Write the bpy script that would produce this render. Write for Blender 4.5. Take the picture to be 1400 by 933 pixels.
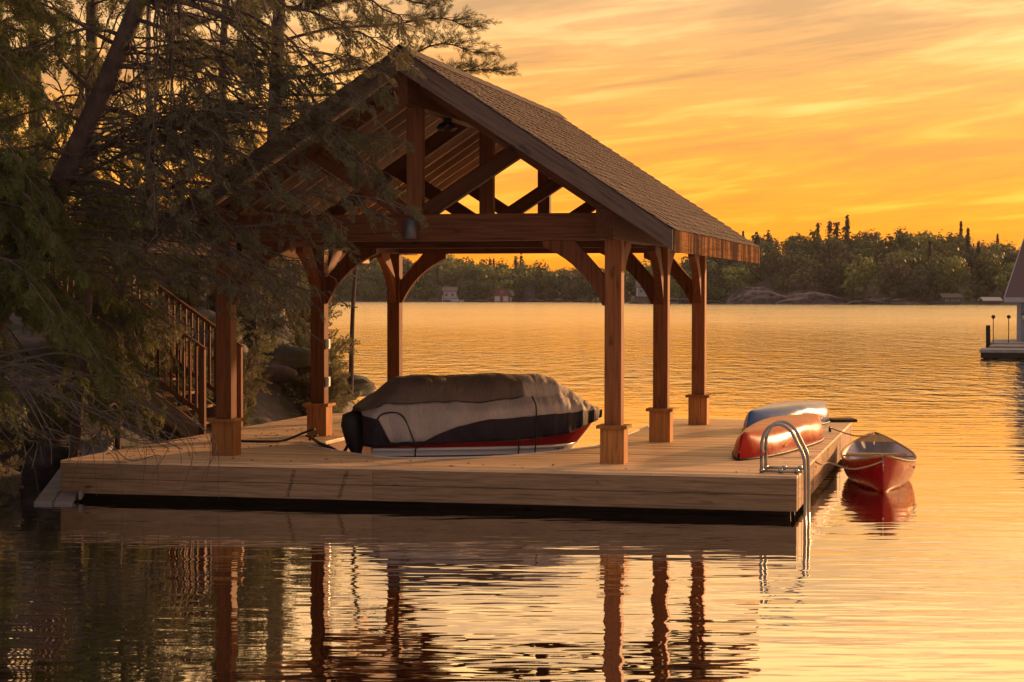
import bpy, math, numpy as np
from mathutils import Matrix, Vector
for o in list(bpy.data.objects): bpy.data.objects.remove(o)
S = bpy.context.scene
COL = S.collection
R = math.radians

# ------------------------------------------------------------------ camera
CAMZ = 2.6
cam_d = bpy.data.cameras.new('camera'); cam = bpy.data.objects.new('camera', cam_d); COL.objects.link(cam)
cam_d.sensor_width = 36; cam_d.lens = 70.0; cam_d.clip_end = 6000; cam_d.clip_start = .5
PITCH = math.atan((466.5 - 402.54) / 2722)
cam.matrix_world = Matrix.Translation((0, 0, CAMZ)) @ Matrix.Rotation(math.pi / 2 - PITCH, 4, 'X') @ Matrix.Rotation(.0011, 4, 'Z')
cam_d.dof.use_dof = True; cam_d.dof.focus_distance = 26; cam_d.dof.aperture_fstop = 7.0
S.camera = cam
S.view_settings.view_transform = 'Standard'; S.view_settings.look = 'None'
S.view_settings.exposure = .48; S.view_settings.gamma = 1; S.view_settings.use_curve_mapping = False

S.cycles.max_bounces = 6; S.cycles.diffuse_bounces = 2; S.cycles.glossy_bounces = 4; S.cycles.transmission_bounces = 4; S.cycles.transparent_max_bounces = 8

# ------------------------------------------------------------------ sky and sun
SUN_AZ, SUN_EL = R(43), R(9.0)          # azimuth to the right of the view axis (+Y)
SDIR = Vector((math.sin(SUN_AZ) * math.cos(SUN_EL), math.cos(SUN_AZ) * math.cos(SUN_EL), math.sin(SUN_EL)))

class NT:
    """tiny node helper"""
    def __init__(s, tree): s.t = tree; s.n = tree.nodes; s.l = tree.links
    def add(s, kind, **kw):
        n = s.n.new(kind)
        for k, v in kw.items(): setattr(n, k, v)
        return n
    def link(s, a, b): s.l.new(a, b)
    def val(s, sock, v):
        if hasattr(v, 'links') or isinstance(v, bpy.types.NodeSocket): s.l.new(v, sock)
        else: sock.default_value = v
    def math(s, op, a, b=0.0, c=0.0, clamp=False):
        n = s.add('ShaderNodeMath', operation=op); n.use_clamp = clamp
        s.val(n.inputs[0], a); s.val(n.inputs[1], b)
        if len(n.inputs) > 2: s.val(n.inputs[2], c)
        return n.outputs[0]
    def vmath(s, op, a, b=(0, 0, 0)):
        n = s.add('ShaderNodeVectorMath', operation=op); s.val(n.inputs[0], a); s.val(n.inputs[1], b)
        return n.outputs['Value'] if op in ('DOT_PRODUCT', 'LENGTH') else n.outputs[0]
    def scale(s, v, k):
        n = s.add('ShaderNodeMapping'); s.val(n.inputs['Vector'], v); n.inputs['Scale'].default_value = k; return n.outputs[0]
    def noise(s, v, scale, detail=4, rough=.55, dist=0):
        n = s.add('ShaderNodeTexNoise'); s.val(n.inputs['Vector'], v)
        n.inputs['Scale'].default_value = scale; n.inputs['Detail'].default_value = detail
        n.inputs['Roughness'].default_value = rough; n.inputs['Distortion'].default_value = dist
        return n.outputs['Fac']
    def ramp(s, f, stops, mode='LINEAR'):
        n = s.add('ShaderNodeValToRGB'); s.val(n.inputs[0], f); e = n.color_ramp.elements; n.color_ramp.interpolation = mode
        while len(e) < len(stops): e.new(1)
        for el, (p, c) in zip(e, stops):
            el.position = p; el.color = (*c, 1) if len(c) == 3 else c
        return n.outputs['Color']
    def gray(s, f, a, b, lo=0., hi=1.):
        n = s.add('ShaderNodeMapRange'); s.val(n.inputs[0], f); n.inputs[1].default_value = a; n.inputs[2].default_value = b
        n.inputs[3].default_value = lo; n.inputs[4].default_value = hi; return n.outputs[0]
    def mix(s, f, a, b, blend='MIX'):
        n = s.add('ShaderNodeMix', data_type='RGBA', blend_type=blend)
        s.val(n.inputs[0], f)
        s.val(n.inputs[6], a if hasattr(a, 'node') else (*a, 1)[:4]); s.val(n.inputs[7], b if hasattr(b, 'node') else (*b, 1)[:4])
        return n.outputs[2]

W = bpy.data.worlds.new('World'); S.world = W; W.use_nodes = True
w = NT(W.node_tree); w.n.clear()
geo = w.add('ShaderNodeTexCoord'); D = geo.outputs['Generated']
sep = w.add('ShaderNodeSeparateXYZ'); w.link(D, sep.inputs[0])
zz = w.math('ABSOLUTE', sep.outputs[2])
sky = w.add('ShaderNodeTexSky', sky_type='NISHITA'); sky.sun_disc = False; sky.sun_elevation = SUN_EL; sky.sun_rotation = SUN_AZ
sky.dust_density = 3; sky.air_density = 1.5
# lit evening cloud sheet: colour by height above the horizon, warmer round the sun, dusky opposite it
warm = w.ramp(zz, [(0, (1.05, .265, .002)), (.03, (1.02, .30, .007)), (.07, (.95, .335, .034)), (.11, (.78, .345, .085)), (.145, (.68, .37, .155)), (.20, (1.10, .58, .20)), (.33, (1.18, .60, .14)), (.55, (.70, .46, .29)), (1, (.46, .41, .43))])
cool = w.ramp(zz, [(0, (.13, .096, .098)), (.1, (.14, .107, .109)), (.3, (.20, .168, .18)), (1, (.42, .39, .44))])
az = w.vmath('DOT_PRODUCT', D, (math.sin(SUN_AZ), math.cos(SUN_AZ), 0))
side = w.gray(az, -.10, .62); n_ = side.node; n_.interpolation_type = 'SMOOTHSTEP'
base = w.mix(side, cool, warm)
# streaks: thin sheets seen edge-on, drifting slightly upward to the right
at2 = w.math('ARCTAN2', sep.outputs[0], sep.outputs[1])
ce = w.math('SUBTRACT', zz, w.math('MULTIPLY', at2, .10))
cv = w.add('ShaderNodeCombineXYZ'); w.val(cv.inputs[0], w.math('MULTIPLY', at2, 3.2)); w.val(cv.inputs[1], w.math('MULTIPLY', ce, 26.0))
c1 = w.noise(cv.outputs[0], 1.35, 6, .58, .7)
cv2 = w.add('ShaderNodeCombineXYZ'); w.val(cv2.inputs[0], w.math('MULTIPLY', at2, 9.)); w.val(cv2.inputs[1], w.math('MULTIPLY', ce, 95.0)); cv2.inputs[2].default_value = 3.7
c2 = w.noise(cv2.outputs[0], 1.0, 4, .6, .5)
cl = w.math('ADD', w.math('MULTIPLY', c1, .58), w.math('MULTIPLY', c2, .42))
grey = w.mix(w.gray(cl, .40, .52, .9, 0.), base, w.mix(side, (.34, .25, .25), w.ramp(zz, [(0, (.82, .24, .006)), (.045, (.66, .22, .02)), (.10, (.46, .225, .075)), (.15, (.44, .25, .125)), (.2, (.78, .43, .17)), (.4, (.70, .42, .16))])))
lit = w.mix(w.gray(cl, .50, .60, 0., .9), grey, w.mix(side, (.50, .38, .34), w.ramp(zz, [(0, (1.05, .36, .012)), (.05, (1.12, .50, .055)), (.13, (.86, .52, .21)), (.2, (1.15, .63, .22)), (.3, (1.1, .60, .16))])))
sunp = w.math('POWER', w.math('MAXIMUM', w.vmath('DOT_PRODUCT', D, SDIR), 0.0), 7.0)
glow = w.mix(1.0, lit, w.mix(sunp, (0, 0, 0), (.20, .085, .008)), 'ADD')
nish = w.mix(1.0, glow, w.mix(1.0, sky.outputs[0], (.010, .010, .010), 'MULTIPLY'), 'ADD')
bg = w.add('ShaderNodeBackground'); w.link(nish, bg.inputs[0]); bg.inputs[1].default_value = 1.0
wo = w.add('ShaderNodeOutputWorld'); w.link(bg.outputs[0], wo.inputs[0])

sd = bpy.data.lights.new('sun', 'SUN'); sun = bpy.data.objects.new('sun', sd); COL.objects.link(sun)
sd.energy = 4.2; sd.angle = R(1.5); sd.color = (1, .52, .22)
sun.rotation_euler = SDIR.to_track_quat('Z', 'Y').to_euler()

# ------------------------------------------------------------------ helpers
YAW, PX0, PY0 = .2307, 1.2704, 24.7278
DECK = .5
CY, SY = math.cos(YAW), math.sin(YAW)
def dock2w(a, b, z=0): return Vector((PX0 + a * CY + b * SY, PY0 - a * SY + b * CY, DECK + z))
def at(x, y, Y):
    """point at distance Y that the photograph shows at pixel x, y"""
    f = 2722.; u = (x - 700) / f; v = (y - 466.5) / f
    cp, sp = math.cos(PITCH), math.sin(PITCH)
    d = Vector((u, cp - v * sp * -1 * -1, -sp - v * cp)); d.y = cp - v * sp
    k = Y / d.y; return Vector((d.x * k, Y, CAMZ + d.z * k))

def tag(o, label=None, cat=None, group=None, kind=None):
    for k, v in (('label', label), ('category', cat), ('group', group), ('kind', kind)):
        if v: o[k] = v
    return o
def empty(name, loc=(0, 0, 0), rz=0, **kw):
    o = bpy.data.objects.new(name, None); COL.objects.link(o); o.location = loc; o.rotation_euler = (0, 0, rz); o.empty_display_size = .2
    return tag(o, **kw)
def link(name, me, mat=None, parent=None, loc=None, rot=None, smooth=False, **kw):
    if mat is not None and not me.materials: me.materials.append(mat)
    o = bpy.data.objects.new(name, me); COL.objects.link(o)
    if parent: o.parent = parent
    if loc is not None: o.location = loc
    if rot is not None: o.rotation_euler = rot
    if smooth: me.shade_smooth()
    return tag(o, **kw)
def mesh(v, f, name='m'):
    me = bpy.data.meshes.new(name); me.from_pydata([tuple(map(float, p)) for p in v], [], [tuple(map(int, q)) for q in f]); me.validate(); me.update(); return me
def npmesh(v, f, name='m'):
    """v (n,3), f (m,k) one polygon size: fast"""
    me = bpy.data.meshes.new(name); v = np.asarray(v, np.float32); f = np.asarray(f, np.int32); k = f.shape[1]
    me.vertices.add(len(v)); me.vertices.foreach_set('co', v.ravel())
    me.loops.add(f.size); me.loops.foreach_set('vertex_index', f.ravel())
    me.polygons.add(len(f)); me.polygons.foreach_set('loop_start', np.arange(0, f.size, k, dtype=np.int32))
    me.polygons.foreach_set('loop_total', np.full(len(f), k, np.int32)); me.update(calc_edges=True); return me

def prism_data(poly, t0, t1, ax):
    """extrude a 2-D polygon along an axis: ax 0,1,2 is the extrusion axis, the polygon lies in the other two (in order)"""
    n = len(poly); v = []
    for t in (t0, t1):
        for p, q in poly:
            c = [p, q]; c.insert(ax, t); v.append(c)
    f = [tuple(range(n))[::-1], tuple(range(n, 2 * n))] + [(i, (i + 1) % n, n + (i + 1) % n, n + i) for i in range(n)]
    return v, f
def fixn(me):
    import bmesh
    bm = bmesh.new(); bm.from_mesh(me); bmesh.ops.recalc_face_normals(bm, faces=bm.faces); bm.to_mesh(me); bm.free(); return me
def prism(poly, t0, t1, ax): return fixn(mesh(*prism_data(poly, t0, t1, ax)))
def rect(w, h, c=.006):
    a, b = w / 2, h / 2
    return [(-a + c, -b), (a - c, -b), (a, -b + c), (a, b - c), (a - c, b), (-a + c, b), (-a, b - c), (-a, -b + c)]
def bar_mesh(L, w, h, c=.006): return prism(rect(w, h, c), -L / 2, L / 2, 0)
def beam(name, p0, p1, w, h, mat, parent=None, c=.006, up=(0, 0, 1), **kw):
    """chamfered timber from p0 to p1, length on its local X"""
    p0, p1 = Vector(p0), Vector(p1); d = p1 - p0; L = d.length; x = d.normalized()
    up = Vector(up)
    if abs(x.dot(up)) > .99: up = Vector((0, 1, 0))
    y = up.cross(x).normalized(); z = x.cross(y)
    o = link(name, bar_mesh(L, w, h, c), mat, parent, **kw)
    o.matrix_local = Matrix.Translation((p0 + p1) / 2) @ Matrix((x, y, z)).transposed().to_4x4()
    return o
def box(name, lo, hi, mat, parent=None, c=.006, **kw):
    lo, hi = Vector(lo), Vector(hi); m = (lo + hi) / 2; s = hi - lo
    o = link(name, prism(rect(s.x, s.y, min(c, s.x / 4, s.y / 4)), -s.z / 2, s.z / 2, 2), mat, parent, m, **kw); return o
def tube_data(pts, rad, sides=6, cap=True):
    P = np.array([tuple(p) for p in pts], float); n = len(P)
    rad = np.broadcast_to(np.asarray(rad, float), (n,))
    T = np.gradient(P, axis=0); T /= np.linalg.norm(T, axis=1)[:, None] + 1e-9
    ref = np.array([0, 0, 1.]) if abs(T[:, 2]).mean() < .85 else np.array([1., 0, 0])
    N = np.cross(T, ref); N /= np.linalg.norm(N, axis=1)[:, None] + 1e-9; B = np.cross(T, N)
    th = np.arange(sides) * 2 * math.pi / sides
    V = P[:, None] + rad[:, None, None] * (np.cos(th)[None, :, None] * N[:, None] + np.sin(th)[None, :, None] * B[:, None])
    i = np.arange(n - 1)[:, None] * sides; j = np.arange(sides)[None]; k = (j + 1) % sides
    F = np.stack([i + j, i + k, i + k + sides, i + j + sides], -1).reshape(-1, 4)
    return V.reshape(-1, 3), F
def tube(name, pts, rad, mat, parent=None, sides=8, **kw):
    v, f = tube_data(pts, rad, sides); f = [tuple(q) for q in f]; n = len(v)
    f += [tuple(range(sides)), tuple(range(n - sides, n))[::-1]]
    return link(name, fixn(mesh(v, f)), mat, parent, smooth=True, **kw)
def spline(pts, n=24):
    P = [Vector(p) for p in pts]; P = [P[0] * 2 - P[1]] + P + [P[-1] * 2 - P[-2]]; out = []
    m = len(P) - 3
    for i in range(n):
        t = i / (n - 1) * m; k = min(int(t), m - 1); t -= k
        a, b, c, d = P[k:k + 4]
        out.append(.5 * ((2 * b) + (c - a) * t + (2 * a - 5 * b + 4 * c - d) * t * t + (3 * b - a - 3 * c + d) * t ** 3))
    return out

# ------------------------------------------------------------------ materials
def principled(name):
    m = bpy.data.materials.new(name); m.use_nodes = True; t = NT(m.node_tree); b = t.n['Principled BSDF']; return m, t, b
def bump(t, b, h, strength=.5, dist=.01):
    n = t.add('ShaderNodeBump'); n.inputs['Strength'].default_value = strength; n.inputs['Distance'].default_value = dist
    t.val(n.inputs['Height'], h); t.link(n.outputs[0], b.inputs['Normal'])
def wood(name, col, axis=0, rough=.6, var=.35, knots=.5, grain=1.0, streak=None, spec=.06):
    m, t, b = principled(name)
    co = t.add('ShaderNodeTexCoord').outputs['Object']; rnd = t.add('ShaderNodeObjectInfo').outputs['Random']
    off = t.add('ShaderNodeCombineXYZ')
    for i in range(3): t.val(off.inputs[i], t.math('MULTIPLY', rnd, 37. + 11 * i))
    co = t.vmath('ADD', co, off.outputs[0])
    k = [22., 22., 22.]; k[axis] = .9
    g = t.noise(t.scale(co, k), 1.6 * grain, 5, .6, .6)
    k2 = [90., 90., 90.]; k2[axis] = 2.5
    g2 = t.noise(t.scale(co, k2), 1.5, 3, .6)
    k3 = [5., 5., 5.]; k3[axis] = 1.6
    kn = t.noise(t.scale(co, k3), 1.7, 2, .4)
    c = tuple(col); dk = tuple(x * .48 for x in c); lt = tuple(min(1, x * 1.3) for x in c)
    cc = t.ramp(g, [(.30, dk), (.52, c), (.75, lt)])
    cc = t.mix(t.gray(g2, .35, .6, .35, 0), cc, dk)
    cc = t.mix(t.gray(kn, .70, .76, 0, knots), cc, tuple(x * .22 for x in c))
    if streak:       # water streaks running down a weathered board
        s1 = t.noise(t.scale(co, streak[1]), 1., 4, .65)
        cc = t.mix(t.gray(s1, .42, .55, 0, .95), cc, streak[0])
    hs = t.add('ShaderNodeHueSaturation'); t.val(hs.inputs['Value'], t.gray(rnd, 0, 1, 1 - var, 1 + var)); t.link(cc, hs.inputs['Color'])
    t.link(hs.outputs[0], b.inputs['Base Color']); b.inputs['Roughness'].default_value = rough; b.inputs['Specular IOR Level'].default_value = spec
    bump(t, b, t.math('ADD', g, t.math('MULTIPLY', g2, .5)), .35, .006)
    return m
def plain(name, col, rough=.5, metal=0, nscale=6, var=.25, bmp=0, spec=.5, coat=0):
    m, t, b = principled(name)
    co = t.add('ShaderNodeTexCoord').outputs['Object']
    n = t.noise(co, nscale, 4, .6)
    t.link(t.mix(t.gray(n, .3, .7), tuple(x * (1 - var) for x in col), tuple(min(1, x * (1 + var)) for x in col)), b.inputs['Base Color'])
    t.val(b.inputs['Roughness'], t.gray(n, .3, .7, max(.02, rough - .08), min(1, rough + .08)))
    b.inputs['Metallic'].default_value = metal; b.inputs['Specular IOR Level'].default_value = spec; b.inputs['Coat Weight'].default_value = coat
    if bmp: bump(t, b, t.noise(co, nscale * 5, 4, .6), .6, bmp)
    return m
def leaf(name, col, col2, trans=.35, attr=False):
    m = bpy.data.materials.new(name); m.use_nodes = True; t = NT(m.node_tree); t.n.clear()
    if attr:
        a = t.add('ShaderNodeVertexColor'); a.layer_name = 'tint'; base = a.outputs[0]
    rnd = t.add('ShaderNodeNewGeometry').outputs['Random Per Island']
    pos = t.add('ShaderNodeNewGeometry').outputs['Position']
    c = t.mix(rnd, col, col2)
    if attr: c = t.mix(1.0, base, t.mix(rnd, (.6, .6, .6), (1.3, 1.3, 1.2)), 'MULTIPLY')
    else: c = t.mix(t.gray(t.noise(pos, 1.3, 3), .4, .65, 0, .55), c, tuple(x * .8 for x in col2[:1]) + (col2[1] * .6, col2[2] * .8))
    d = t.add('ShaderNodeBsdfPrincipled'); t.link(c, d.inputs['Base Color']); d.inputs['Roughness'].default_value = .6; d.inputs['Specular IOR Level'].default_value = .25
    tr = t.add('ShaderNodeBsdfTranslucent'); t.link(c, tr.inputs[0])
    mx = t.add('ShaderNodeMixShader'); mx.inputs[0].default_value = trans; t.link(d.outputs[0], mx.inputs[1]); t.link(tr.outputs[0], mx.inputs[2])
    o = t.add('ShaderNodeOutputMaterial'); t.link(mx.outputs[0], o.inputs[0]); return m
def rock(name, col, scale=.5, moss=0):
    m, t, b = principled(name)
    co = t.add('ShaderNodeTexCoord').outputs['Object']
    n = t.noise(co, scale, 8, .62, .4); n2 = t.noise(co, scale * 9, 5, .65)
    c = t.ramp(n, [(.3, tuple(x * .45 for x in col)), (.5, col), (.7, tuple(min(1, x * 1.45) for x in col))])
    c = t.mix(t.gray(n2, .4, .65, .5, 0), c, tuple(x * .4 for x in col))
    if moss: c = t.mix(t.gray(t.noise(co, scale * 2.3, 5, .6), .5, .62, 0, moss), c, (.035, .04, .015))
    t.link(c, b.inputs['Base Color']); b.inputs['Roughness'].default_value = .85
    bump(t, b, t.math('ADD', n, t.math('MULTIPLY', n2, .35)), .9, .12 / scale * .5)
    return m

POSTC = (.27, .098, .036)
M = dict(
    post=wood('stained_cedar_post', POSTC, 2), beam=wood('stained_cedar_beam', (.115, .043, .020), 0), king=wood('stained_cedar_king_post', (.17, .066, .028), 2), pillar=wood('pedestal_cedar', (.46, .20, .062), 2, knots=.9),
    brace=wood('stained_cedar_brace', (.175, .062, .024), 2), rafter=wood('rafter_lit_tone', (.56, .36, .20), 0), under=wood('roof_board', (.15, .066, .03), 1, var=.2),  # rafters paler than the frame: light bounced off the water put into their colour
    barge=wood('weathered_bargeboard', (.13, .088, .066), 0, var=.1), eave=wood('weathered_eave_board', (.25, .125, .06), 1, .95, spec=.0, streak=((.045, .03, .026), (1., 4.2, .5))),
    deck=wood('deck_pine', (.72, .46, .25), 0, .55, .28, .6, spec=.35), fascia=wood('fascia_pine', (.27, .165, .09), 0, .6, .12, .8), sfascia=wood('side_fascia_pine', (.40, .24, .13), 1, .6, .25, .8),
    dark=wood('dark_framing', (.05, .032, .022), 0), slip=wood('slip_wall', (.16, .075, .045), 0),
    shingle=plain('asphalt_shingle', (.062, .040, .039), .9, nscale=14, var=.4, bmp=.004, spec=.3),
    white=plain('white_vinyl', (.72, .70, .66), .4, var=.06), steel=plain('ladder_steel', (.33, .32, .31), .34, 1, var=.1),
    black=plain('black_rubber', (.018, .016, .016), .6, var=.3), lamp=plain('grey_lamp_metal', (.10, .095, .10), .5, .3), grey=plain('weathered_plank', (.20, .18, .175), .8, var=.3, nscale=3),
    glass=plain('lamp_glass', (.5, .48, .42), .15, var=.05),
    rope=plain('tan_rope', (.30, .19, .09), .8), bark=plain('cedar_bark', (.085, .052, .040), .9, nscale=5, var=.6, bmp=.02), twig=plain('grey_twig', (.09, .068, .055), .85, nscale=8, var=.4),
    birch=plain('pale_bark', (.34, .29, .26), .8, nscale=6, var=.4),
    rock=rock('granite', (.11, .088, .092), .8, .8), farrock=rock('pink_granite', (.12, .08, .082), .3, .6),
)

# ------------------------------------------------------------------ lake
def water():
    m, t, b = principled('lake_water')
    co = t.add('ShaderNodeTexCoord').outputs['Object']
    s = t.add('ShaderNodeSeparateXYZ'); t.link(co, s.inputs[0]); Y = s.outputs[1]
    b.inputs['Base Color'].default_value = (.012, .010, .008, 1); rg = t.gray(Y, 26, 190, .012, .135); t.link(rg, b.inputs['Roughness']); b.inputs['IOR'].default_value = 30.0
    b.inputs['Specular IOR Level'].default_value = .5
    def wave(sx, sy, det, seed, amp, rough=.5):
        v = t.add('ShaderNodeMapping'); t.link(co, v.inputs[0]); v.inputs['Scale'].default_value = (sx, sy, 1); v.inputs['Location'].default_value = (seed, seed * .7, 0); v.inputs['Rotation'].default_value = (0, 0, R(6))
        return t.math('MULTIPLY', t.math('SUBTRACT', t.noise(v.outputs[0], 1., det, rough), .5), amp)
    open_ = t.gray(Y, 25, 62, .03, 1.0)                 # sheltered by the bank near the dock, choppy out on the lake
    open_.node.interpolation_type = 'SMOOTHSTEP'
    gust = t.gray(t.noise(t.scale(co, (.05, .022, 1)), 1., 3), .35, .65, .55, 1.25)
    rip = t.math('ADD', wave(.85, 3.0, 2, 3.1, .030), wave(.30, .9, 2, 11.7, .045))
    rip = t.math('ADD', rip, wave(2.6, 7.5, 1, 5.5, .004))
    far_ = t.gray(Y, 60, 260, 1.0, 1.5)
    chop = t.math('ADD', wave(1.0, 1.9, 3, 7.9, .030), wave(.35, .6, 2, 1.3, .040))
    midw = t.math('MULTIPLY', wave(1.25, .42, 3, 2.2, .11, .6), t.gray(Y, 30, 60, 0, 1)); farw = t.math('MULTIPLY', wave(.75, .10, 4, 9.4, .50, .62), t.gray(Y, 70, 220, 0, 1))
    chop = t.math('ADD', chop, t.math('ADD', midw, farw))
    h = t.math('ADD', t.math('MULTIPLY', rip, t.gray(t.noise(t.scale(co, (.16, .07, 1)), 1., 3), .36, .62, .12, .40)), t.math('MULTIPLY', t.math('MULTIPLY', chop, t.math('MULTIPLY', open_, far_)), gust))
    n = t.add('ShaderNodeBump'); n.inputs['Strength'].default_value = 1; n.inputs['Distance'].default_value = 1.0
    t.link(h, n.inputs['Height']); t.link(n.outputs[0], b.inputs['Normal'])
    return m
Wm = water()
link('lake', mesh([(-2500, -60, 0), (2500, -60, 0), (2500, 4000, 0), (-2500, 4000, 0)], [(0, 1, 2, 3)]), Wm, kind='structure')

# ------------------------------------------------------------------ land
def vnoise(x, y, seed=0):
    """smooth value noise for heightfields"""
    x = np.asarray(x, float); y = np.asarray(y, float); xi = np.floor(x).astype(int); yi = np.floor(y).astype(int)
    def h(i, j):
        n = (i * 374761393 + j * 668265263 + seed * 1442695041) & 0xffffffff
        n = ((n ^ (n >> 13)) * 1274126177) & 0xffffffff
        return ((n ^ (n >> 16)) & 0xffff) / 65535.
    fx, fy = x - xi, y - yi; fx = fx * fx * (3 - 2 * fx); fy = fy * fy * (3 - 2 * fy)
    return (h(xi, yi) * (1 - fx) + h(xi + 1, yi) * fx) * (1 - fy) + (h(xi, yi + 1) * (1 - fx) + h(xi + 1, yi + 1) * fx) * fy
def fbm(x, y, seed=0, o=5): return sum(vnoise(np.asarray(x) * 2 ** k, np.asarray(y) * 2 ** k, seed + k) * .5 ** k for k in range(o)) - 1 + .5 ** o
SHORE = np.array([(-30, -16), (10, -10.5), (18, -8.2), (22, -7.0), (24.5, -7.0), (27, -7.0), (30, -6.0), (33, -4.7), (36, -3.5), (39, -2.95), (42, -3.1), (46, -5.0), (52, -10), (60, -20), (75, -40)], float)
def bank_h(X, Y):
    sx = np.interp(Y, SHORE[:, 0], SHORE[:, 1]); d = sx - X
    inl = np.clip(d, -3, 40)
    z = np.where(inl > 0, 3.4 * (1 - np.exp(-inl * .23)) + .055 * inl, inl * .5)
    back = np.clip((np.asarray(Y) - 33) / 4, 0, 1)      # the rocky knoll behind the dock stands steeper
    z = z + np.where(inl > 0, back * 1.0 * (1 - np.exp(-inl * 1.1)), 0)
    return z + fbm(X * .45, Y * .45, 5) * np.clip(.25 + inl * .25, .1, 1.1) + fbm(X * 1.7, Y * 1.7, 9) * .16 - .15
def grid(fn, x0, x1, y0, y1, nx, ny):
    xs = np.linspace(x0, x1, nx); ys = np.linspace(y0, y1, ny); X, Y = np.meshgrid(xs, ys); Z = fn(X, Y)
    i = np.arange(ny - 1)[:, None] * nx + np.arange(nx - 1)[None]
    return npmesh(np.stack([X, Y, Z], -1).reshape(-1, 3), np.stack([i, i + 1, i + nx + 1, i + nx], -1).reshape(-1, 4))
link('rocky_bank', grid(bank_h, -46, -1.5, -20, 66, 150, 290), M['rock'], smooth=True, kind='structure')

# far shore: skyline of tree tops read as angles, turned into real heights
SKY = np.array([(-300, 330), (100, 338), (400, 346), (560, 346), (600, 344), (660, 352), (700, 358), (745, 368), (790, 378), (830, 381), (862, 380), (895, 366), (940, 350), (1000, 328), (1040, 315), (1150, 311), (1270, 309), (1310, 315), (1360, 323), (1400, 330), (1500, 330), (1800, 330)], float)
def shoreY(px): return np.interp(px, [-400, 300, 800, 900, 1200, 1800], [700, 690, 670, 560, 535, 510])
def pxof(X, Y): return 700 + 2722 * np.asarray(X) / np.asarray(Y)
TREEH = 12.0
def far_ground(X, Y):
    px = pxof(X, Y); ys = shoreY(px); ridge = ys + 95
    top = CAMZ + (402.5 - np.interp(px, SKY[:, 0], SKY[:, 1])) * ridge / 2722.
    g = np.clip(top - TREEH, 1.2, 40); t = np.clip((Y - ys) / 95., 0, 1)
    return np.where(Y > ys, .3 + g * (t * t * (3 - 2 * t)) ** .8, -.6) + fbm(X * .06, Y * .06, 3) * 1.2 * np.clip((Y - ys) / 20, 0, 1)
link('far_shore', grid(far_ground, -330, 380, 500, 830, 240, 170), rock('far_forest_floor', (.07, .055, .04), .1, .6), smooth=True, kind='structure')

# ------------------------------------------------------------------ dock
dock = empty('dock', dock2w(0, 0), -YAW, label='large pine board dock with a boat slip under the timber pavilion', cat='dock')
AL, AR, BF, BB = -6.87, 2.37, -1.24, 9.0
SLIP = [(-4.6, 9.0), (-4.6, 1.75), (-3.85, .92), (-3.2, .30), (-2.75, .14), (-2.26, .20), (-1.5, .85), (-1.03, 1.84), (-.73, 2.6), (-.73, 9.0)]
def slip_lr(b):
    """left and right edge of the slip at depth b, or None"""
    xs = []
    for (a0, b0), (a1, b1) in zip(SLIP, SLIP[1:]):
        if b0 != b1 and min(b0, b1) <= b < max(b0, b1): xs.append(a0 + (a1 - a0) * (b - b0) / (b1 - b0))
    return (min(xs), max(xs)) if len(xs) >= 2 else None
rng = np.random.default_rng(4)
bw, gap = .140, .006
def board(x00, x01, x10, x11, b0, b1):
    """deck board with its ends cut to the slip: ends (x00,x01) at b0.. given per corner"""
    m = (x00 + x11) / 2; t = .034; c = .004
    P = [(x00 - m, b0), (x01 - m, b0), (x11 - m, b1), (x10 - m, b1)]
    bc = (b0 + b1) / 2; hb = (b1 - b0) / 2
    v = [(p, q - bc, -t) for p, q in P] + [(p, (q - bc) * (1 if z < -c / 2 else 1 - c / hb), z) for z in (-c, 0) for p, q in P]
    f = [(3, 2, 1, 0), (8, 9, 10, 11)] + [(i, (i + 1) % 4, 4 + (i + 1) % 4, 4 + i) for i in range(4)] + [(4 + i, 4 + (i + 1) % 4, 8 + (i + 1) % 4, 8 + i) for i in range(4)]
    link('deck_board', mesh(v, f), M['deck'], dock, (m, bc, rng.normal(0, .0012)), (rng.normal(0, .0015), 0, 0))
b = BF + .01
while b + bw < BB:
    b1 = b + bw; s0, s1 = slip_lr(b), slip_lr(b1)
    if s0 and s1:
        board(AL, s0[0], AL, s1[0], b, b1)
        if s0[1] < AR: board(s0[1], AR, s1[1], AR, b, b1)
    elif s1:                                   # the board the slip's nose bites into
        board(AL, s1[0], AL, s1[0], b, b1); board(s1[1], AR, s1[1], AR, b, b1)
    else:
        j = rng.uniform(-5, 1); board(AL, j - .002, AL, j - .002, b, b1); board(j + .002, AR, j + .002, AR, b, b1)
    b += bw + gap
# fascia: two courses of boards along the front, shorter boards down the side
FZ = [(-.036, -.222), (-.226, -.412)]
for k, (z1, z0) in enumerate(FZ):
    js = [AL, -2.75 + .0, AR] if k == 0 else [AL, -2.75, AR]
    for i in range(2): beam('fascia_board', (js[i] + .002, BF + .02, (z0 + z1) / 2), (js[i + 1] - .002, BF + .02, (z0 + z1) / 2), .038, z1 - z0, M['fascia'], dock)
bb = BF + .042
k = 0
while bb < BB - .05:
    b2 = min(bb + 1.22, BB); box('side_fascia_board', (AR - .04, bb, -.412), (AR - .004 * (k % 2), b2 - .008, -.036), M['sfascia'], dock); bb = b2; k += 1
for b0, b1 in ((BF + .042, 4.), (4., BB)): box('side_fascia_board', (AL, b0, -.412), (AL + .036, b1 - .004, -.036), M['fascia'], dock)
for a0, a1 in ((AL + .04, -4.65), (-.68, AR - .045)): beam('fascia_board', (a0, BB - .02, -.22), (a1, BB - .02, -.22), .036, .37, M['fascia'], dock)
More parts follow.
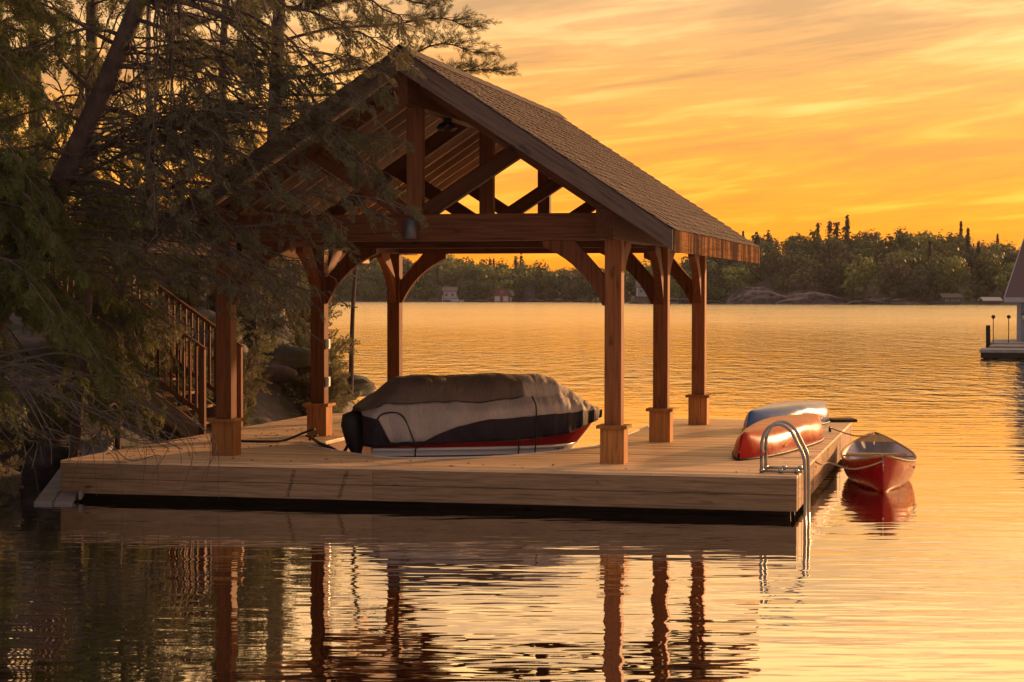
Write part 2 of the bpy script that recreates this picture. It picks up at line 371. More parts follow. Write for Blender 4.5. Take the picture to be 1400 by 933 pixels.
# slip wall and its white edging
def strip(name, pts, z0, z1, off, th, mat, parent):
    P = [Vector((p[0], p[1])) for p in pts]; v = []; n = len(P)
    for i, p in enumerate(P):
        d = (P[min(i + 1, n - 1)] - P[max(i - 1, 0)]).normalized(); nn = Vector((-d.y, d.x))
        for o_, z in ((off, z0), (off + th, z0), (off + th, z1), (off, z1)): q = p + nn * o_; v.append((q.x, q.y, z))
    f = [(i * 4 + k, i * 4 + (k + 1) % 4, i * 4 + 4 + (k + 1) % 4, i * 4 + 4 + k) for i in range(n - 1) for k in range(4)]
    f += [(3, 2, 1, 0), (4 * n - 4, 4 * n - 3, 4 * n - 2, 4 * n - 1)]
    return link(name, fixn(mesh(v, f)), mat, parent)
SL2 = [(p.x, p.y) for p in (SLIP[0:1] and [Vector(SLIP[0])])] + [(p.x, p.y) for p in spline([(*q, 0) for q in SLIP[1:-1]], 22)] + [SLIP[-1]]
strip('slip_wall', SL2, -.60, -.036, .0, .04, M['slip'], dock)
strip('slip_edging', SL2, -.07, .012, -.035, .034, M['white'], dock)
for a in np.linspace(AL + .6, AR - .5, 7):
    for bq in (BF + .5, 4.2, 8.5):
        if (a < -4.75 or a > -.6 or bq < .0): tube('pile', [(a, bq, -2.2), (a, bq, -.05)], .11, M['dark'], dock, 8)
for bq in (BF + .35, -.35):
    beam('joist', (AL + .1, bq, -.28), (AR - .1, bq, -.28), .05, .45, M['dark'], dock)
for a in (-5.7, -4.75, -.58, .9): beam('joist', (a, .2 if a > -4.7 else .9, -.28), (a, BB - .1, -.28), .05, .45, M['dark'], dock)
# lumber stamps, faint slanted ink on the front fascia
def ink():
    m, t, bs = principled('lumber_ink'); co = t.add('ShaderNodeTexCoord').outputs['Object']
    bs.inputs['Base Color'].default_value = (.03, .016, .01, 1); bs.inputs['Roughness'].default_value = .8
    t.link(t.gray(t.noise(t.scale(co, (60, 1, 25)), 1., 3, .7), .40, .60, 0, .55), bs.inputs['Alpha']); return m
INK = ink()
for a, tl in ((-3.80, .085), (-3.13, .10)):
    link('lumber_stamp', mesh([(-.03 - tl / 2, 0, -.17), (.02 - tl / 2, 0, -.17), (.03 + tl / 2, 0, .17), (-.02 + tl / 2, 0, .17)], [(0, 1, 2, 3)]), INK, dock, (a, BF - .0022, -.225))

# ------------------------------------------------------------------ pavilion
pav = empty('pavilion', dock2w(0, 0), -YAW, label='open timber frame pavilion with gabled shingle roof standing on the dock', cat='pavilion')
WD, D1, D2 = 5.125, 3.763, 7.675
BT = 2.77                                      # underside of the beams
AM = -WD / 2
ZR, ZE, AO = 5.16, 2.91, .84                   # shingle surface at ridge and at eave edge
SL = math.atan((ZR - ZE) / (AO - AM)); tS = math.tan(SL); cS = math.cos(SL)
BR0, BR1 = -.73, 8.79
def roofz(a, drop=0): return ZR - abs(a - AM) * tS - drop / cS
def post(a, bq):
    h = .105
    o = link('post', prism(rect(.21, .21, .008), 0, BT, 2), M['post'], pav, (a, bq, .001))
    p = link('pedestal', prism(rect(.30, .30, .008), .0, .438, 2), M['pillar'], o)
    link('pedestal_cap', prism(rect(.385, .385, .008), .438, .478, 2), M['pillar'], p)
    return o
for a in (0, -WD):
    for bq in (0, D1, D2): po = post(a, bq); 
def brace_poly():
    # local: u out from the post axis, z up; straight back edge, concave belly
    P = [(.104, 1.96), (.104, 2.32), (.50, BT), (.90, BT), (.90, BT - .075)]
    c0, c1 = Vector((.90, BT - .075)), Vector((.14, 1.96))
    for i in range(1, 10):
        t = i / 10; q = c0.lerp(c1, t); n = Vector((-1, 1)).normalized() * (.105 * 4 * t * (1 - t)); P.append((q.x + n.x, q.y + n.y))
    return P + [(.14, 1.96)]
BP = brace_poly()
LB = prism([(u, z) for u, z in BP], -.055, .055, 1); LBm = prism([(-u, z) for u, z in BP], -.055, .055, 1)
DB = prism([(u, z) for u, z in BP], -.055, .055, 0); DBm = prism([(-u, z) for u, z in BP], -.055, .055, 0)
for q in (LB, LBm, DB, DBm): q.materials.append(M['brace'])
for bq in (0, D1, D2):
    link('knee_brace', LBm, None, pav, (0, bq, 0)); link('knee_brace', LB, None, pav, (-WD, bq, 0))
for a in (0, -WD):
    for bq, s in ((0, 1), (D1, -1), (D1, 1), (D2, -1)): link('knee_brace', DB if s > 0 else DBm, None, pav, (a, bq, 0))
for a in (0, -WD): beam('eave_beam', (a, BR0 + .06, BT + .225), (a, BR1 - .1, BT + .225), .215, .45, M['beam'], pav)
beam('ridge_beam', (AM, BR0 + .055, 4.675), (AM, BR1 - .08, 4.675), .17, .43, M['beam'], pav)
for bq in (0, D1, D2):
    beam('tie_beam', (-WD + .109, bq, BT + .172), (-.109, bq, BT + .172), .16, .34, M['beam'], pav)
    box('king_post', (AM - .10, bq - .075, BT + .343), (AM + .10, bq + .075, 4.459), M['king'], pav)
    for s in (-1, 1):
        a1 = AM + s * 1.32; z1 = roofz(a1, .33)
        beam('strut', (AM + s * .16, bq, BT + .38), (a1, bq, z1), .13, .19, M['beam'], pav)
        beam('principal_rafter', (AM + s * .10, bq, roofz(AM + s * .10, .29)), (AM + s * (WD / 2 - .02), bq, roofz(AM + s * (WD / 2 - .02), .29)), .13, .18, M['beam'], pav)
rm = None
nr = 17
for i in range(nr):
    bq = BR0 + .32 + i * (BR1 - BR0 - .64) / (nr - 1)
    for s in (-1, 1):
        p0 = Vector((AM + s * .09, bq, roofz(AM + s * .09, .135))); p1 = Vector((AM + s * 3.33, bq, roofz(AM + s * 3.33, .135)))
        if rm is None: rm = bar_mesh((p1 - p0).length, .05, .15, .004); rm.materials.append(M['rafter'])
        o = link('rafter', rm, None, pav); x = (p1 - p0).normalized(); y = Vector((0, s, 0)); z = x.cross(y)
        o.matrix_local = Matrix.Translation((p0 + p1) / 2) @ Matrix((x, y, z)).transposed().to_4x4()
for s in (-1, 1):
    e = AM + s * (AO - AM)
    pl = [(AM, roofz(AM, .03)), (e, roofz(e, .03)), (e, roofz(e, .058)), (AM, roofz(AM, .058))]
    rd = link('roof_deck', prism(pl, BR0 + .02, BR1 - .02, 1), M['under'], pav)
    # bargeboards front and back, eave board
    for bq in (BR0, BR1):
        pl = [(AM + s * .001, roofz(AM, .032)), (e, roofz(e, .032)), (e, roofz(e, .032) - .245), (AM + s * .001, roofz(AM, .032) - .275)]
        L = (AO - AM) / cS
        me = prism([((p - AM) * s / cS, q - roofz(p, .0)) for p, q in pl], -.02, .02, 1)
        bo = link('bargeboard', me, M['barge'], pav)
        # sheared into place: x runs down the slope
        _ri = Matrix.Rotation(-s * SL, 3, 'Y')
        for v in me.vertices: v.co = _ri @ (Vector((AM + s * v.co.x * cS, v.co.y, roofz(AM + s * v.co.x * cS) + v.co.z)) - Vector((AM, 0, ZR)))
        bo.rotation_euler = (0, s * SL, 0); fixn(me)
        bo.location = (AM, bq + (.0 if bq < 0 else 0), ZR)
    box('eave_fascia', (e - .018 if s > 0 else e - .018, BR0 + .022, roofz(e, .03) - .262), (e + .018, BR1 - .022, roofz(e, .03) - .002), M['eave'], pav)
    beam('sub_fascia', (e - s * .045, BR0 + .05, ZE - .20), (e - s * .045, BR1 - .05, ZE - .20), .04, .16, M['rafter'], pav)
# shingles: overlapping tabs in courses
def shingles(s):
    r = np.random.default_rng(7 + s); V = []; F = []
    L = (AO - AM) / cS + .03; ex = .142; n = int(L / ex) + 1
    dn = np.array([s * cS, 0, -math.sin(SL)]); up = np.array([s * math.sin(SL), 0, cS]); org = np.array([AM, 0, ZR])
    for i in range(n):
        t1 = L - i * ex; t0 = max(t1 - ex - .05, .0)
        bq = BR0 - .03 - r.uniform(0, .2)
        while bq < BR1 + .03:
            wv = r.choice([.17, .24, .32, .32]); x0, x1 = max(bq, BR0 - .03) + .004, min(bq + wv, BR1 + .03) - .004; bq += wv
            if x1 - x0 < .02: continue
            j = r.uniform(-.006, .006); lift = r.uniform(.010, .020)
            k = len(V)
            for t, h in ((t0, -.022), (t1 + j, -.022 + lift)):
                for x in (x0, x1):
                    for dh in (0, -.009): V.append(org + dn * t + up * (h + dh) + np.array([0, x, 0]))
            # 0:t0x0 top 1:t0x0 bot 2:t0x1top 3:t0x1bot 4:t1x0top 5 6:t1x1top 7
            F += [(k, k + 2, k + 6, k + 4), (k + 4, k + 6, k + 7, k + 5), (k, k + 4, k + 5, k + 1), (k + 2, k + 3, k + 7, k + 6), (k + 1, k + 5, k + 7, k + 3)]
    return fixn(npmesh(np.array(V), np.array(F)))
for s in (-1, 1): link('shingles', shingles(s), M['shingle'], pav, kind='stuff')
for i in range(32):
    b0 = BR0 - .02 + i * .298; pl = [(AM - .15, roofz(AM - .15) + .006), (AM, ZR + .022), (AM + .15, roofz(AM + .15) + .006), (AM + .15, roofz(AM + .15) - .006), (AM, ZR + .008), (AM - .15, roofz(AM - .15) - .006)]
    link('ridge_cap', prism(pl, b0, b0 + .315, 1), M['shingle'], pav, (0, 0, .003 * (i % 2)))
# lamps and boxes on it
fl = empty('wall_lamp', dock2w(AM - .02, -.082, BT + .03), -YAW, label='grey cylinder wall lamp fixed to the front tie beam', cat='lamp')
tube('shade', [(0, -.10, .0), (0, -.10, .232)], .082, M['lamp'], fl, 16); tube('shade_cap', [(0, -.10, .2325), (0, -.10, .245)], .066, M['lamp'], fl, 16); box('bracket', (-.04, -.03, .06), (.04, .004, .17), M['lamp'], fl)
pf = empty('flood_light', dock2w(AM, 1.55, 4.459), -YAW, label='small black twin flood light hanging under the ridge beam', cat='lamp')
tube('base', [(0, 0, .001), (0, 0, -.04)], .06, M['black'], pf, 12)
for s in (-1, 1): tube('lamp_head', [(s * .03, 0, -.045), (s * .07, -.03, -.10), (s * .09, -.05, -.15)], [.02, .045, .055], M['black'], pf, 10)
tube('sensor', [(0, 0, -.042), (0, -.02, -.10)], .028, M['black'], pf, 8)
for zc, w_ in ((1.36, .13), (.80, .13)):
    sb = empty('outlet_box', dock2w(-WD + .106, D1, zc), -YAW, label='small pale %s box on the post beside the slip corner' % ('switch' if zc > 1 else 'outlet'), cat='outlet')
    box('housing', (-.003, -.045, -.07), (.045, .045, .07), M['white'], sb); box('cover_plate', (.045, -.036, -.06), (.052, .036, .06), M['white'], sb)

# ------------------------------------------------------------------ motorboat and its cover
BOW, STN = Vector((1.24, 28.45, DECK)), Vector((-2.06, 27.75, DECK))
bd = STN - BOW; brz = -math.atan2(bd.x, bd.y); BL = bd.length          # boat space: +Y from bow to stern, -X is the side toward the open deck
boat = empty('motorboat', BOW, brz, label='small white and red runabout in the slip under a canvas cover', cat='motorboat')
def hull_w(l): return np.interp(l, [0, .12, .35, .7, 1.2, 2.0, 3.0, BL], [.05, .24, .48, .70, .84, .90, .88, .82])
def gun_z(l): return np.interp(l, [0, .5, 1.2, 2.2, BL], [.42, .33, .24, .18, .15])
def loft(secs, close=False):
    V = np.array(secs); n, k = V.shape[:2]; i = np.arange(n - 1)[:, None] * k + np.arange(k - 1)[None]
    return V.reshape(-1, 3), np.stack([i, i + 1, i + k + 1, i + k], -1).reshape(-1, 4)
def hull_part(prof, name, mat):
    for s in (-1, 1):
        secs = []
        for l in np.linspace(0, BL, 40):
            w_ = float(hull_w(l)); row = []
            for fw, z in prof(l): row.append((s * w_ * fw, l + .75 * max(0, gun_z(l) - z) * max(0, 1 - l / 1.4), z))
            secs.append(row)
        v, f = loft(secs); link(name, npmesh(v, f if s < 0 else f[:, ::-1]), mat, boat, smooth=True)
gel_w = plain('white_gelcoat', (.60, .57, .56), .2, var=.04, coat=.3); gel_r = plain('red_gelcoat', (.26, .018, .018), .12, var=.1, coat=.5)
def mid(l): return .10 if l < .01 else 1.
hull_part(lambda l: [(.97, gun_z(l) + .02), (1.0, gun_z(l) * .6 + .01), (.985, .012)], 'red_band', gel_r)
hull_part(lambda l: [(.985, .012), (1.03, .006), (1.035, -.022), (.985, -.03)], 'rub_rail', gel_w)
hull_part(lambda l: [(.98, -.03), (.96, -.10), (.97, -.115), (.93, -.2), (.84, -.34), (.45, -.5), (0.0, -.6)], 'hull', gel_w)
hull_part(lambda l: [(.975, -.096), (.985, -.101), (.98, -.112)], 'pin_stripe', M['black'])
tr = [(-.82, gun_z(BL)), (.82, gun_z(BL)), (.70, -.34), (0, -.6), (-.70, -.34)]
link('transom', mesh([(p, BL, q) for p, q in tr], [tuple(range(5))]), gel_w, boat)
tube('outboard_cowl', [(-.25, BL + .12, -.45), (-.25, BL + .14, -.1), (-.25, BL + .16, .05), (-.25, BL + .20, .30), (-.25, BL + .20, .42), (-.25, BL + .18, .46)], [.06, .07, .13, .16, .14, .05], M['black'], boat, 14)
# licence marks on the bow side
def text(name, s, size, mat, parent, mw, ext=.001):
    c = bpy.data.curves.new(name, 'FONT'); c.body = s; c.size = size; c.extrude = ext
    t = bpy.data.objects.new(name, c); COL.objects.link(t); bpy.context.view_layer.update()
    me = bpy.data.meshes.new_from_object(t.evaluated_get(bpy.context.evaluated_depsgraph_get())); bpy.data.objects.remove(t)
    o = link(name, me, mat, parent); o.matrix_local = mw; return o
la, lb = .66, .44
p0 = Vector((-hull_w(la) * .975 - .02, la + .75 * (gun_z(la) + .07) * (1 - la / 1.4), -.082)); p1 = Vector((-hull_w(lb) * .975 - .02, lb + .75 * (gun_z(lb) + .07) * (1 - lb / 1.4), -.082))
x_ = (p1 - p0).normalized(); y_ = Vector((0, 0, 1)); z_ = x_.cross(y_)
text('licence_number', 'C4N 42', .07, M['black'], boat, Matrix.Translation(p0) @ Matrix((x_, y_, z_)).transposed().to_4x4())

cover = empty('boat_cover', BOW, brz, label='tan and black canvas cover draped over the motorboat', cat='boat cover')
NT_, NSD, NK = 13, 11, 9
def cover_rows():
    r = np.random.default_rng(2); Ls = np.linspace(-.025, BL + .10, 170); secs = []; ph = r.uniform(0, 6.28, 12)
    for l in Ls:
        lc = min(max(l, 0), BL); w_ = float(hull_w(lc)) + .03
        if l < 0: w_ *= max(.15, 1 + l / .08)
        if l > BL: w_ *= 1 - 3.5 * (l - BL)
        hc = np.interp(l, [-.07, .1, .45, .72, .9, 1.4, 2.6, 2.95, 3.2, 3.5], [.42, .52, .74, .91, .955, .97, .96, .92, .72, .50])
        hs = np.interp(l, [-.07, .1, .45, .72, 1.2, 2.0, 2.8, 3.2, 3.5], [.41, .49, .62, .70, .66, .63, .61, .58, .45])
        ws = w_ * np.interp(l, [0, .6, 1.3, 3, BL], [.6, .62, .76, .80, .8])
        zb = np.interp(l, [-.07, .3, .6, 1.0, 1.5, 2.6, 3.5], [.36, .27, .18, .13, .10, .08, .02])
        def zt(s): return np.interp(l, [-.07, .35, .8, 1.3, 1.8, 2.2, 2.5, 2.68, 2.8, 3.15, 3.3, 3.5], [.46, .47, .44, .42, .39, .31, .20, .10, .09, .09, .40, .46])
        row = []
        for s in (-1, 1):
            t_ = max(zt(s), zb + .012)
            A = spline([(0, hc, 0), (ws * .35, hc - .012, 0), (ws * .8, hc * .62 + hs * .38, 0), (ws, hs, 0)], NT_)
            B_ = spline([(ws, hs, 0), (w_ * .97 + .01, hs * .55 + t_ * .45, 0), (w_ + .045, t_, 0)], NSD)
            C_ = spline([(w_ + .045, t_, 0), (w_ + .052, t_ * .5 + zb * .5, 0), (w_ + .03, zb, 0)], NK)
            kp = A + B_[1:] + C_[1:]; nk = len(kp)
            it = list(enumerate(kp)); it = it[::-1] if s < 0 else it[1:]
            for i, p in it:
                u = i / (nk - 1)
                bw_ = max(0, 1 - max(l, 0) / 1.15) ** .7; st = max(0, min(1, (l - 2.45) / .5))
                ple = (.040 * math.sin(l * 26 + u * 3 + ph[0]) + .022 * math.sin(l * 57 - u * 5 + ph[1])) * bw_ * (.3 + .9 * u) + .022 * st * math.sin(l * 33 + u * 16 + ph[2]) * max(0, u - .35)
                sag = .042 * math.sin(l * 4.6 + u * 4.4 + ph[3]) * math.sin(u * 3.1 + l * 1.7 + ph[4]) + .010 * math.sin(l * 13 + s * 3 - u * 7 + ph[5]) + .010 * math.sin(l * 23 + u * 15 + ph[6]) * math.sin(l * 3.1 + u * 2)
                dz = (ple + sag * (1 - .5 * bw_)) * min(1, .25 + u * 2)
                row.append((s * (p.x + dz * max(0, u - .2) * 1.1), l, p.y + dz * (1.0 - u)))
        secs.append(row)
    return Ls, np.array(secs)
Ls, CV = cover_rows()
k = CV.shape[1]; H_ = (k - 1) // 2; n = len(Ls); ii, jj = np.meshgrid(np.arange(n - 1), np.arange(k - 1), indexing='ij'); ku = np.floor(np.abs(jj + .5 - H_)).astype(int); lm = (Ls[ii] + Ls[ii + 1]) / 2
zone = np.where(ku >= NT_ - 1 + NSD - 1, 2, np.where((lm > 1.24) & (ku < NT_ - 1), 1, 0))
idx = ii * k + jj; Q = np.stack([idx, idx + 1, idx + k + 1, idx + k], -1)
def canvas(nm, c):
    m, t_, b_ = principled(nm); co = t_.add('ShaderNodeTexCoord').outputs['Object']; n1 = t_.noise(t_.scale(co, (1.4, 2.6, 1.)), 2.2, 3, .5, 1.2); rid = t_.math('ABSOLUTE', t_.math('SUBTRACT', n1, .5)); n2 = t_.noise(co, 60, 3)
    t_.link(t_.mix(t_.gray(t_.noise(co, 1.7, 5, .6), .35, .65), tuple(x * .82 for x in c), tuple(x * 1.15 for x in c)), b_.inputs['Base Color']); b_.inputs['Roughness'].default_value = .7; b_.inputs['Specular IOR Level'].default_value = .2
    bump(t_, b_, t_.math('SUBTRACT', t_.math('MULTIPLY', n2, .02), t_.math('POWER', t_.math('SUBTRACT', 1., t_.math('MULTIPLY', rid, 4.), clamp=True), 3.)), .4, .02); return m
for zi, nm, c in ((0, 'side_panel', (.46, .39, .35)), (1, 'top_panel', (.17, .125, .10)), (2, 'skirt_panel', (.034, .026, .034))):
    f = Q[zone == zi]; us, inv = np.unique(f, return_inverse=True)
    o = link(nm, npmesh(CV.reshape(-1, 3)[us], inv.reshape(f.shape)), canvas(nm + '_canvas', c), cover, smooth=True)
    sm = o.modifiers.new('thickness', 'SOLIDIFY'); sm.thickness = .006; sm.offset = 1
def on_cover(l, j): return Vector(CV[int(np.argmin(abs(Ls - l))), j])       # j = 0 is the hem on the near side, H_ the crown
tube('seam', [on_cover(l, H_ - NT_ + 1) + Vector((-.008, 0, .006)) for l in np.linspace(1.26, 3.3, 40)], .006, M['black'], cover, 6)
for l in (1.12, 1.36, 2.80):
    pts = [on_cover(l, j) + Vector((-.010, 0, .004)) for j in range(H_ - NT_ + 1, -1, -2)] if l == 1.12 else [on_cover(l, 0) + Vector((-.006, 0, .04))]
    pts += [on_cover(l, 0) + Vector((-.012, 0, -.01)), Vector((-hull_w(l) * 1.03 - .02, l, -.01)), Vector((-hull_w(l) * .97 - .02, l, -.12)), Vector((-hull_w(l) * .9, l, -.26))]
    tube('strap', pts, .010, M['black'], cover, 6)
tube('strap', spline([on_cover(3.36, 2) + Vector((-.012, 0, 0)), on_cover(3.30, 9) + Vector((-.012, 0, .008)), on_cover(3.12, 15) + Vector((-.012, 0, .012)), on_cover(2.95, 14) + Vector((-.014, 0, .01)), on_cover(2.84, 8) + Vector((-.014, 0, .008)), on_cover(2.80, 1) + Vector((-.014, 0, 0))], 26), .011, M['black'], cover, 6)
moor = tube('mooring_line', spline([Vector((-2.22, 27.45, .60)), Vector((-2.32, 27.2, .42)), dock2w(-4.25, 1.75, -.03), dock2w(-4.5, 1.95, .02), dock2w(-4.66, 2.25, .03), dock2w(-4.85, 2.6, .05)], 20), .022, M['black'], label='black mooring line from the covered boat stern to the dock', cat='rope')

# ------------------------------------------------------------------ canoes, kayak
def canoe_mesh(L, Bm, dep, rise=.16, rocker=.05, full=2.4, inner=0., n=40, m=11, flat=.55):
    secs = []
    for i in range(n):
        t = -1 + 2 * i / (n - 1); a = abs(t)
        hb = max(Bm / 2 * (1 - a ** full) ** .75, .012) - inner * (1 - a ** 6)
        hb = max(hb, .006)
        zs = dep + rise * a ** 3.2; zk = rocker * a ** 2 + (.55 * (dep + rise)) * max(0, (a - .93) / .07) ** 2.0 + inner
        row = []
        for j in range(2 * m - 1):
            q = (j - (m - 1)) / (m - 1); aq = abs(q); th = aq * math.pi / 2
            y = hb * math.sin(th) ** (flat + .45 * a); zf = (1 - math.cos(th)) ** (1.25 - .45 * a)
            row.append((math.copysign(y, q) if aq else 0, t * L / 2, zk + (zs - zk) * zf))
        secs.append(row)
    return secs
def canoe(name, L, Bm, dep, mats, root, open_=True, rise=.16, full=2.4, trim=None, flat=.55):
    out = canoe_mesh(L, Bm, dep, rise, full=full, flat=flat); v, f = loft(out); link('hull', npmesh(v, f[:, ::-1]), mats[0], root, smooth=True)
    inn = canoe_mesh(L, Bm, dep, rise, full=full, inner=.018, flat=flat); v, f = loft(inn); link('inner_shell', npmesh(v, f), mats[1], root, smooth=True)
    for s in (0, -1): tube('gunwale', [Vector(r_[s]) + Vector((0, 0, .004)) for r_ in out], .017, mats[2], root, 8)
    def beam_at(t): r_ = out[int(round((t + 1) / 2 * (len(out) - 1)))]; return abs(r_[0][0]), r_[0][2], r_[0][1]
    for t, wd in ((-.42, .24), (0.02, .05), (.47, .22)):
        hb, z, y = beam_at(t); box('thwart' if wd < .1 else 'seat', (-hb, y - wd / 2, z - (.02 if wd < .1 else .09)), (hb, y + wd / 2, z - (.0 if wd < .1 else .07)), mats[3], root)
    for s in (-1, 1):   # end decks
        r0, r1 = out[1 if s < 0 else -2], out[5 if s < 0 else -6]
        link('end_deck', mesh([Vector(r0[0]) + Vector((0, 0, .012)), Vector(r0[-1]) + Vector((0, 0, .012)), Vector(r1[-1]) + Vector((0, 0, .012)), Vector(r1[0]) + Vector((0, 0, .012))], [(0, 1, 2, 3)]), mats[2], root)
    return out
red = plain('red_canoe_gel', (.29, .004, .006), .26, var=.15, coat=.0, spec=.16, nscale=3); inw = plain('canoe_inside', (.72, .68, .70), .5, var=.1); ash = wood('ash_gunwale', (.36, .20, .09), 1); ashx = wood('ash_seat', (.40, .25, .13), 0)
red2 = plain('red_canoe_hull', (.32, .003, .006), .28, var=.12, coat=.0, spec=.16, nscale=3); blue = plain('blue_kayak_plastic', (.015, .08, .30), .2, var=.2, nscale=3); dk = plain('dark_inside', (.06, .04, .035), .7)
bowp, stp = Vector((4.84, 25.9, 0)), Vector((5.52, 30.3, 0)); cc = (bowp + stp) / 2; dv = stp - bowp
c1 = empty('canoe', (cc.x, cc.y, -.075), -math.atan2(dv.x, dv.y), label='red canoe with pale inside floating on the lake tied beside the dock', cat='canoe')
hullp = canoe('canoe', 4.4, 1.02, .40, (red, inw, ash, ashx), c1, rise=.17, full=2.5)
for s, w_ in ((0, .05), (.06, .035)):
    link('maker_mark', mesh([(0, 0, 0), (0, w_, -.006), (0, w_, .018), (0, 0, .022)], [(0, 1, 2, 3)]), M['white'], c1, (.152, -1.95 + s * 1.4, .40), (0, R(-8), R(-52)))
def upturned(name, pa, pb, L, Bm, dep, mats, roll, label, cat, rise, full, zoff):
    pa, pb = dock2w(*pa), dock2w(*pb); c = (pa + pb) / 2; d = pb - pa
    o = empty(name, (c.x, c.y, DECK + dep + zoff), 0, label=label, cat=cat)
    o.matrix_world = Matrix.Translation((c.x, c.y, DECK + dep + zoff)) @ Matrix.Rotation(-math.atan2(d.x, d.y), 4, 'Z') @ Matrix.Rotation(math.pi + roll, 4, 'Y')
    canoe(name, L, Bm, dep, mats, o, rise=rise, full=full, flat=.42); return o
upturned('canoe', (1.50, .70), (2.12, 5.3), 4.6, .66, .33, (red2, dk, M['black'], ashx), R(6), 'glossy red canoe lying upside down on the deck behind the ladder', 'canoe', .05, 3.0, .065)
kk = upturned('kayak', (1.02, 5.7), (1.95, 9.0), 3.4, .66, .34, (blue, dk, M['black'], ashx), R(4), 'blue kayak lying upside down beyond the red canoe', 'kayak', .03, 3.2, .045)
fin = link('paddle_blade', prism([(-.09, 0), (.10, 0), (.02, .06), (-.06, .16)], -.012, .012, 1), red2, None, dock2w(.98, 6.5, .10), (0, 0, R(-20)), label='small red paddle blade sticking up behind the blue kayak', cat='paddle')

# ------------------------------------------------------------------ swim ladder
lad = empty('swim_ladder', dock2w(2.2, -.65), -YAW, label='polished steel swim ladder hooked over the dock corner', cat='ladder')
for bq in (-.26, .22):
    pts = [(-.27, bq, .022), (-.27, bq, .30), (-.255, bq, .42), (-.19, bq, .53), (-.09, bq, .575), (.0, bq, .555), (.08, bq, .48), (.16, bq, .33), (.22, bq, .20), (.235, bq, .05), (.24, bq, -.3), (.24, bq, -1.2)]
    tube('rail', spline(pts, 60), .021, M['steel'], lad, 10)
    tube('foot_bar', [(-.29, bq, .022), (.21, bq, .022)], .017, M['steel'], lad, 8)
    for x in (-.27, -.05, .14): tube('mount_bolt', [(x, bq, .0), (x, bq, .05)], .026, M['steel'], lad, 8)
for z in (-.62, -.9): box('tread', (.20, -.25, z), (.28, .21, z + .025), M['steel'], lad)

# ropes, cleats and cords
def cleat(p, rz, label):
    o = empty('dock_cleat', p, rz, label=label, cat='cleat')
    tube('horn', spline([(-.11, 0, .075), (-.05, 0, .06), (.05, 0, .06), (.11, 0, .075)], 10), [.012, .014, .017, .018, .018, .018, .018, .017, .014, .012], M['black'], o, 8)
    for s in (-.035, .035): box('leg', (s - .012, -.018, .0), (s + .012, .018, .055), M['black'], o)
    return o
cleat(dock2w(2.22, 1.55), -YAW + 1.57, 'black dock cleat holding the rope of the floating canoe bow')
cleat(dock2w(2.20, 6.35), -YAW + 1.57, 'black dock cleat by the stern rope of the floating canoe')
cleat(dock2w(-4.9, 2.75), -YAW + 1.0, 'black cleat at the corner of the boat slip')
bt = c1.matrix_basis @ Vector((0, -2.17, .52)); bt = Vector((bowp.x, bowp.y + .03, .43)); st = Vector((5.47, 30.2, .47))
tube('bow_rope', spline([dock2w(2.22, 1.55, .06), dock2w(2.42, 1.45, -.08), (4.15, 26.0, .40), (4.40, 25.9, .33), (4.62, 25.88, .36), bt], 30), .011, M['rope'], label='tan rope sagging from the dock to the canoe bow', cat='rope')
tube('stern_rope', spline([dock2w(2.20, 6.35, .06), dock2w(2.6, 5.9, -.02), st], 14), .010, M['rope'], label='thin tan rope from the dock to the canoe stern', cat='rope')
tube('power_cord', spline([dock2w(-4.82, 2.66, .17), dock2w(-4.95, 2.5, .12), dock2w(-5.15, 2.3, .03), dock2w(-5.4, 2.22, .016), dock2w(-5.75, 2.2, .016), dock2w(-5.95, 2.2, .016)], 26), .016, M['black'], label='black power cord lying on the deck by the slip corner post', cat='cord')
pl_ = empty('cord_plug', dock2w(-6.05, 2.2), -YAW, label='black plug connector at the end of the deck cord', cat='plug')
box('plug_body', (-.16, -.05, .0), (.0, .05, .06), M['black'], pl_); box('plug_latch', (.02, -.04, .0), (.12, .04, .045), M['black'], pl_)
box('step', dock2w(2.06, 8.7, 0), dock2w(2.06, 8.7, 0) + Vector((.42, .5, .045)), M['dark'], None, label='dark low plank at the far outer corner of the dock', cat='plank')
# dry litter on the deck
r = np.random.default_rng(8)
lv, lf = [], []
for i in range(150):
    a, bq = (r.uniform(-6.7, -4.9), r.uniform(-.9, 6.5)) if i < 120 else (r.uniform(-6.5, 2.2), r.uniform(-1.1, -.2))
    s_ = r.uniform(.012, .04); th = r.uniform(0, 6.28); k = len(lv); c_, q_ = math.cos(th) * s_, math.sin(th) * s_
    p = dock2w(a, bq, .004)
    lv += [p + Vector((c_, q_, .0)), p + Vector((-q_ * .4, c_ * .4, .012)), p + Vector((-c_, -q_, .004)), p + Vector((q_ * .4, -c_ * .4, .001))]; lf.append((k, k + 1, k + 2, k + 3))
link('leaf_litter', mesh(lv, lf), plain('dry_leaf', (.09, .05, .025), .8), kind='stuff', label='dry brown leaf litter scattered on the deck boards', cat='leaves')

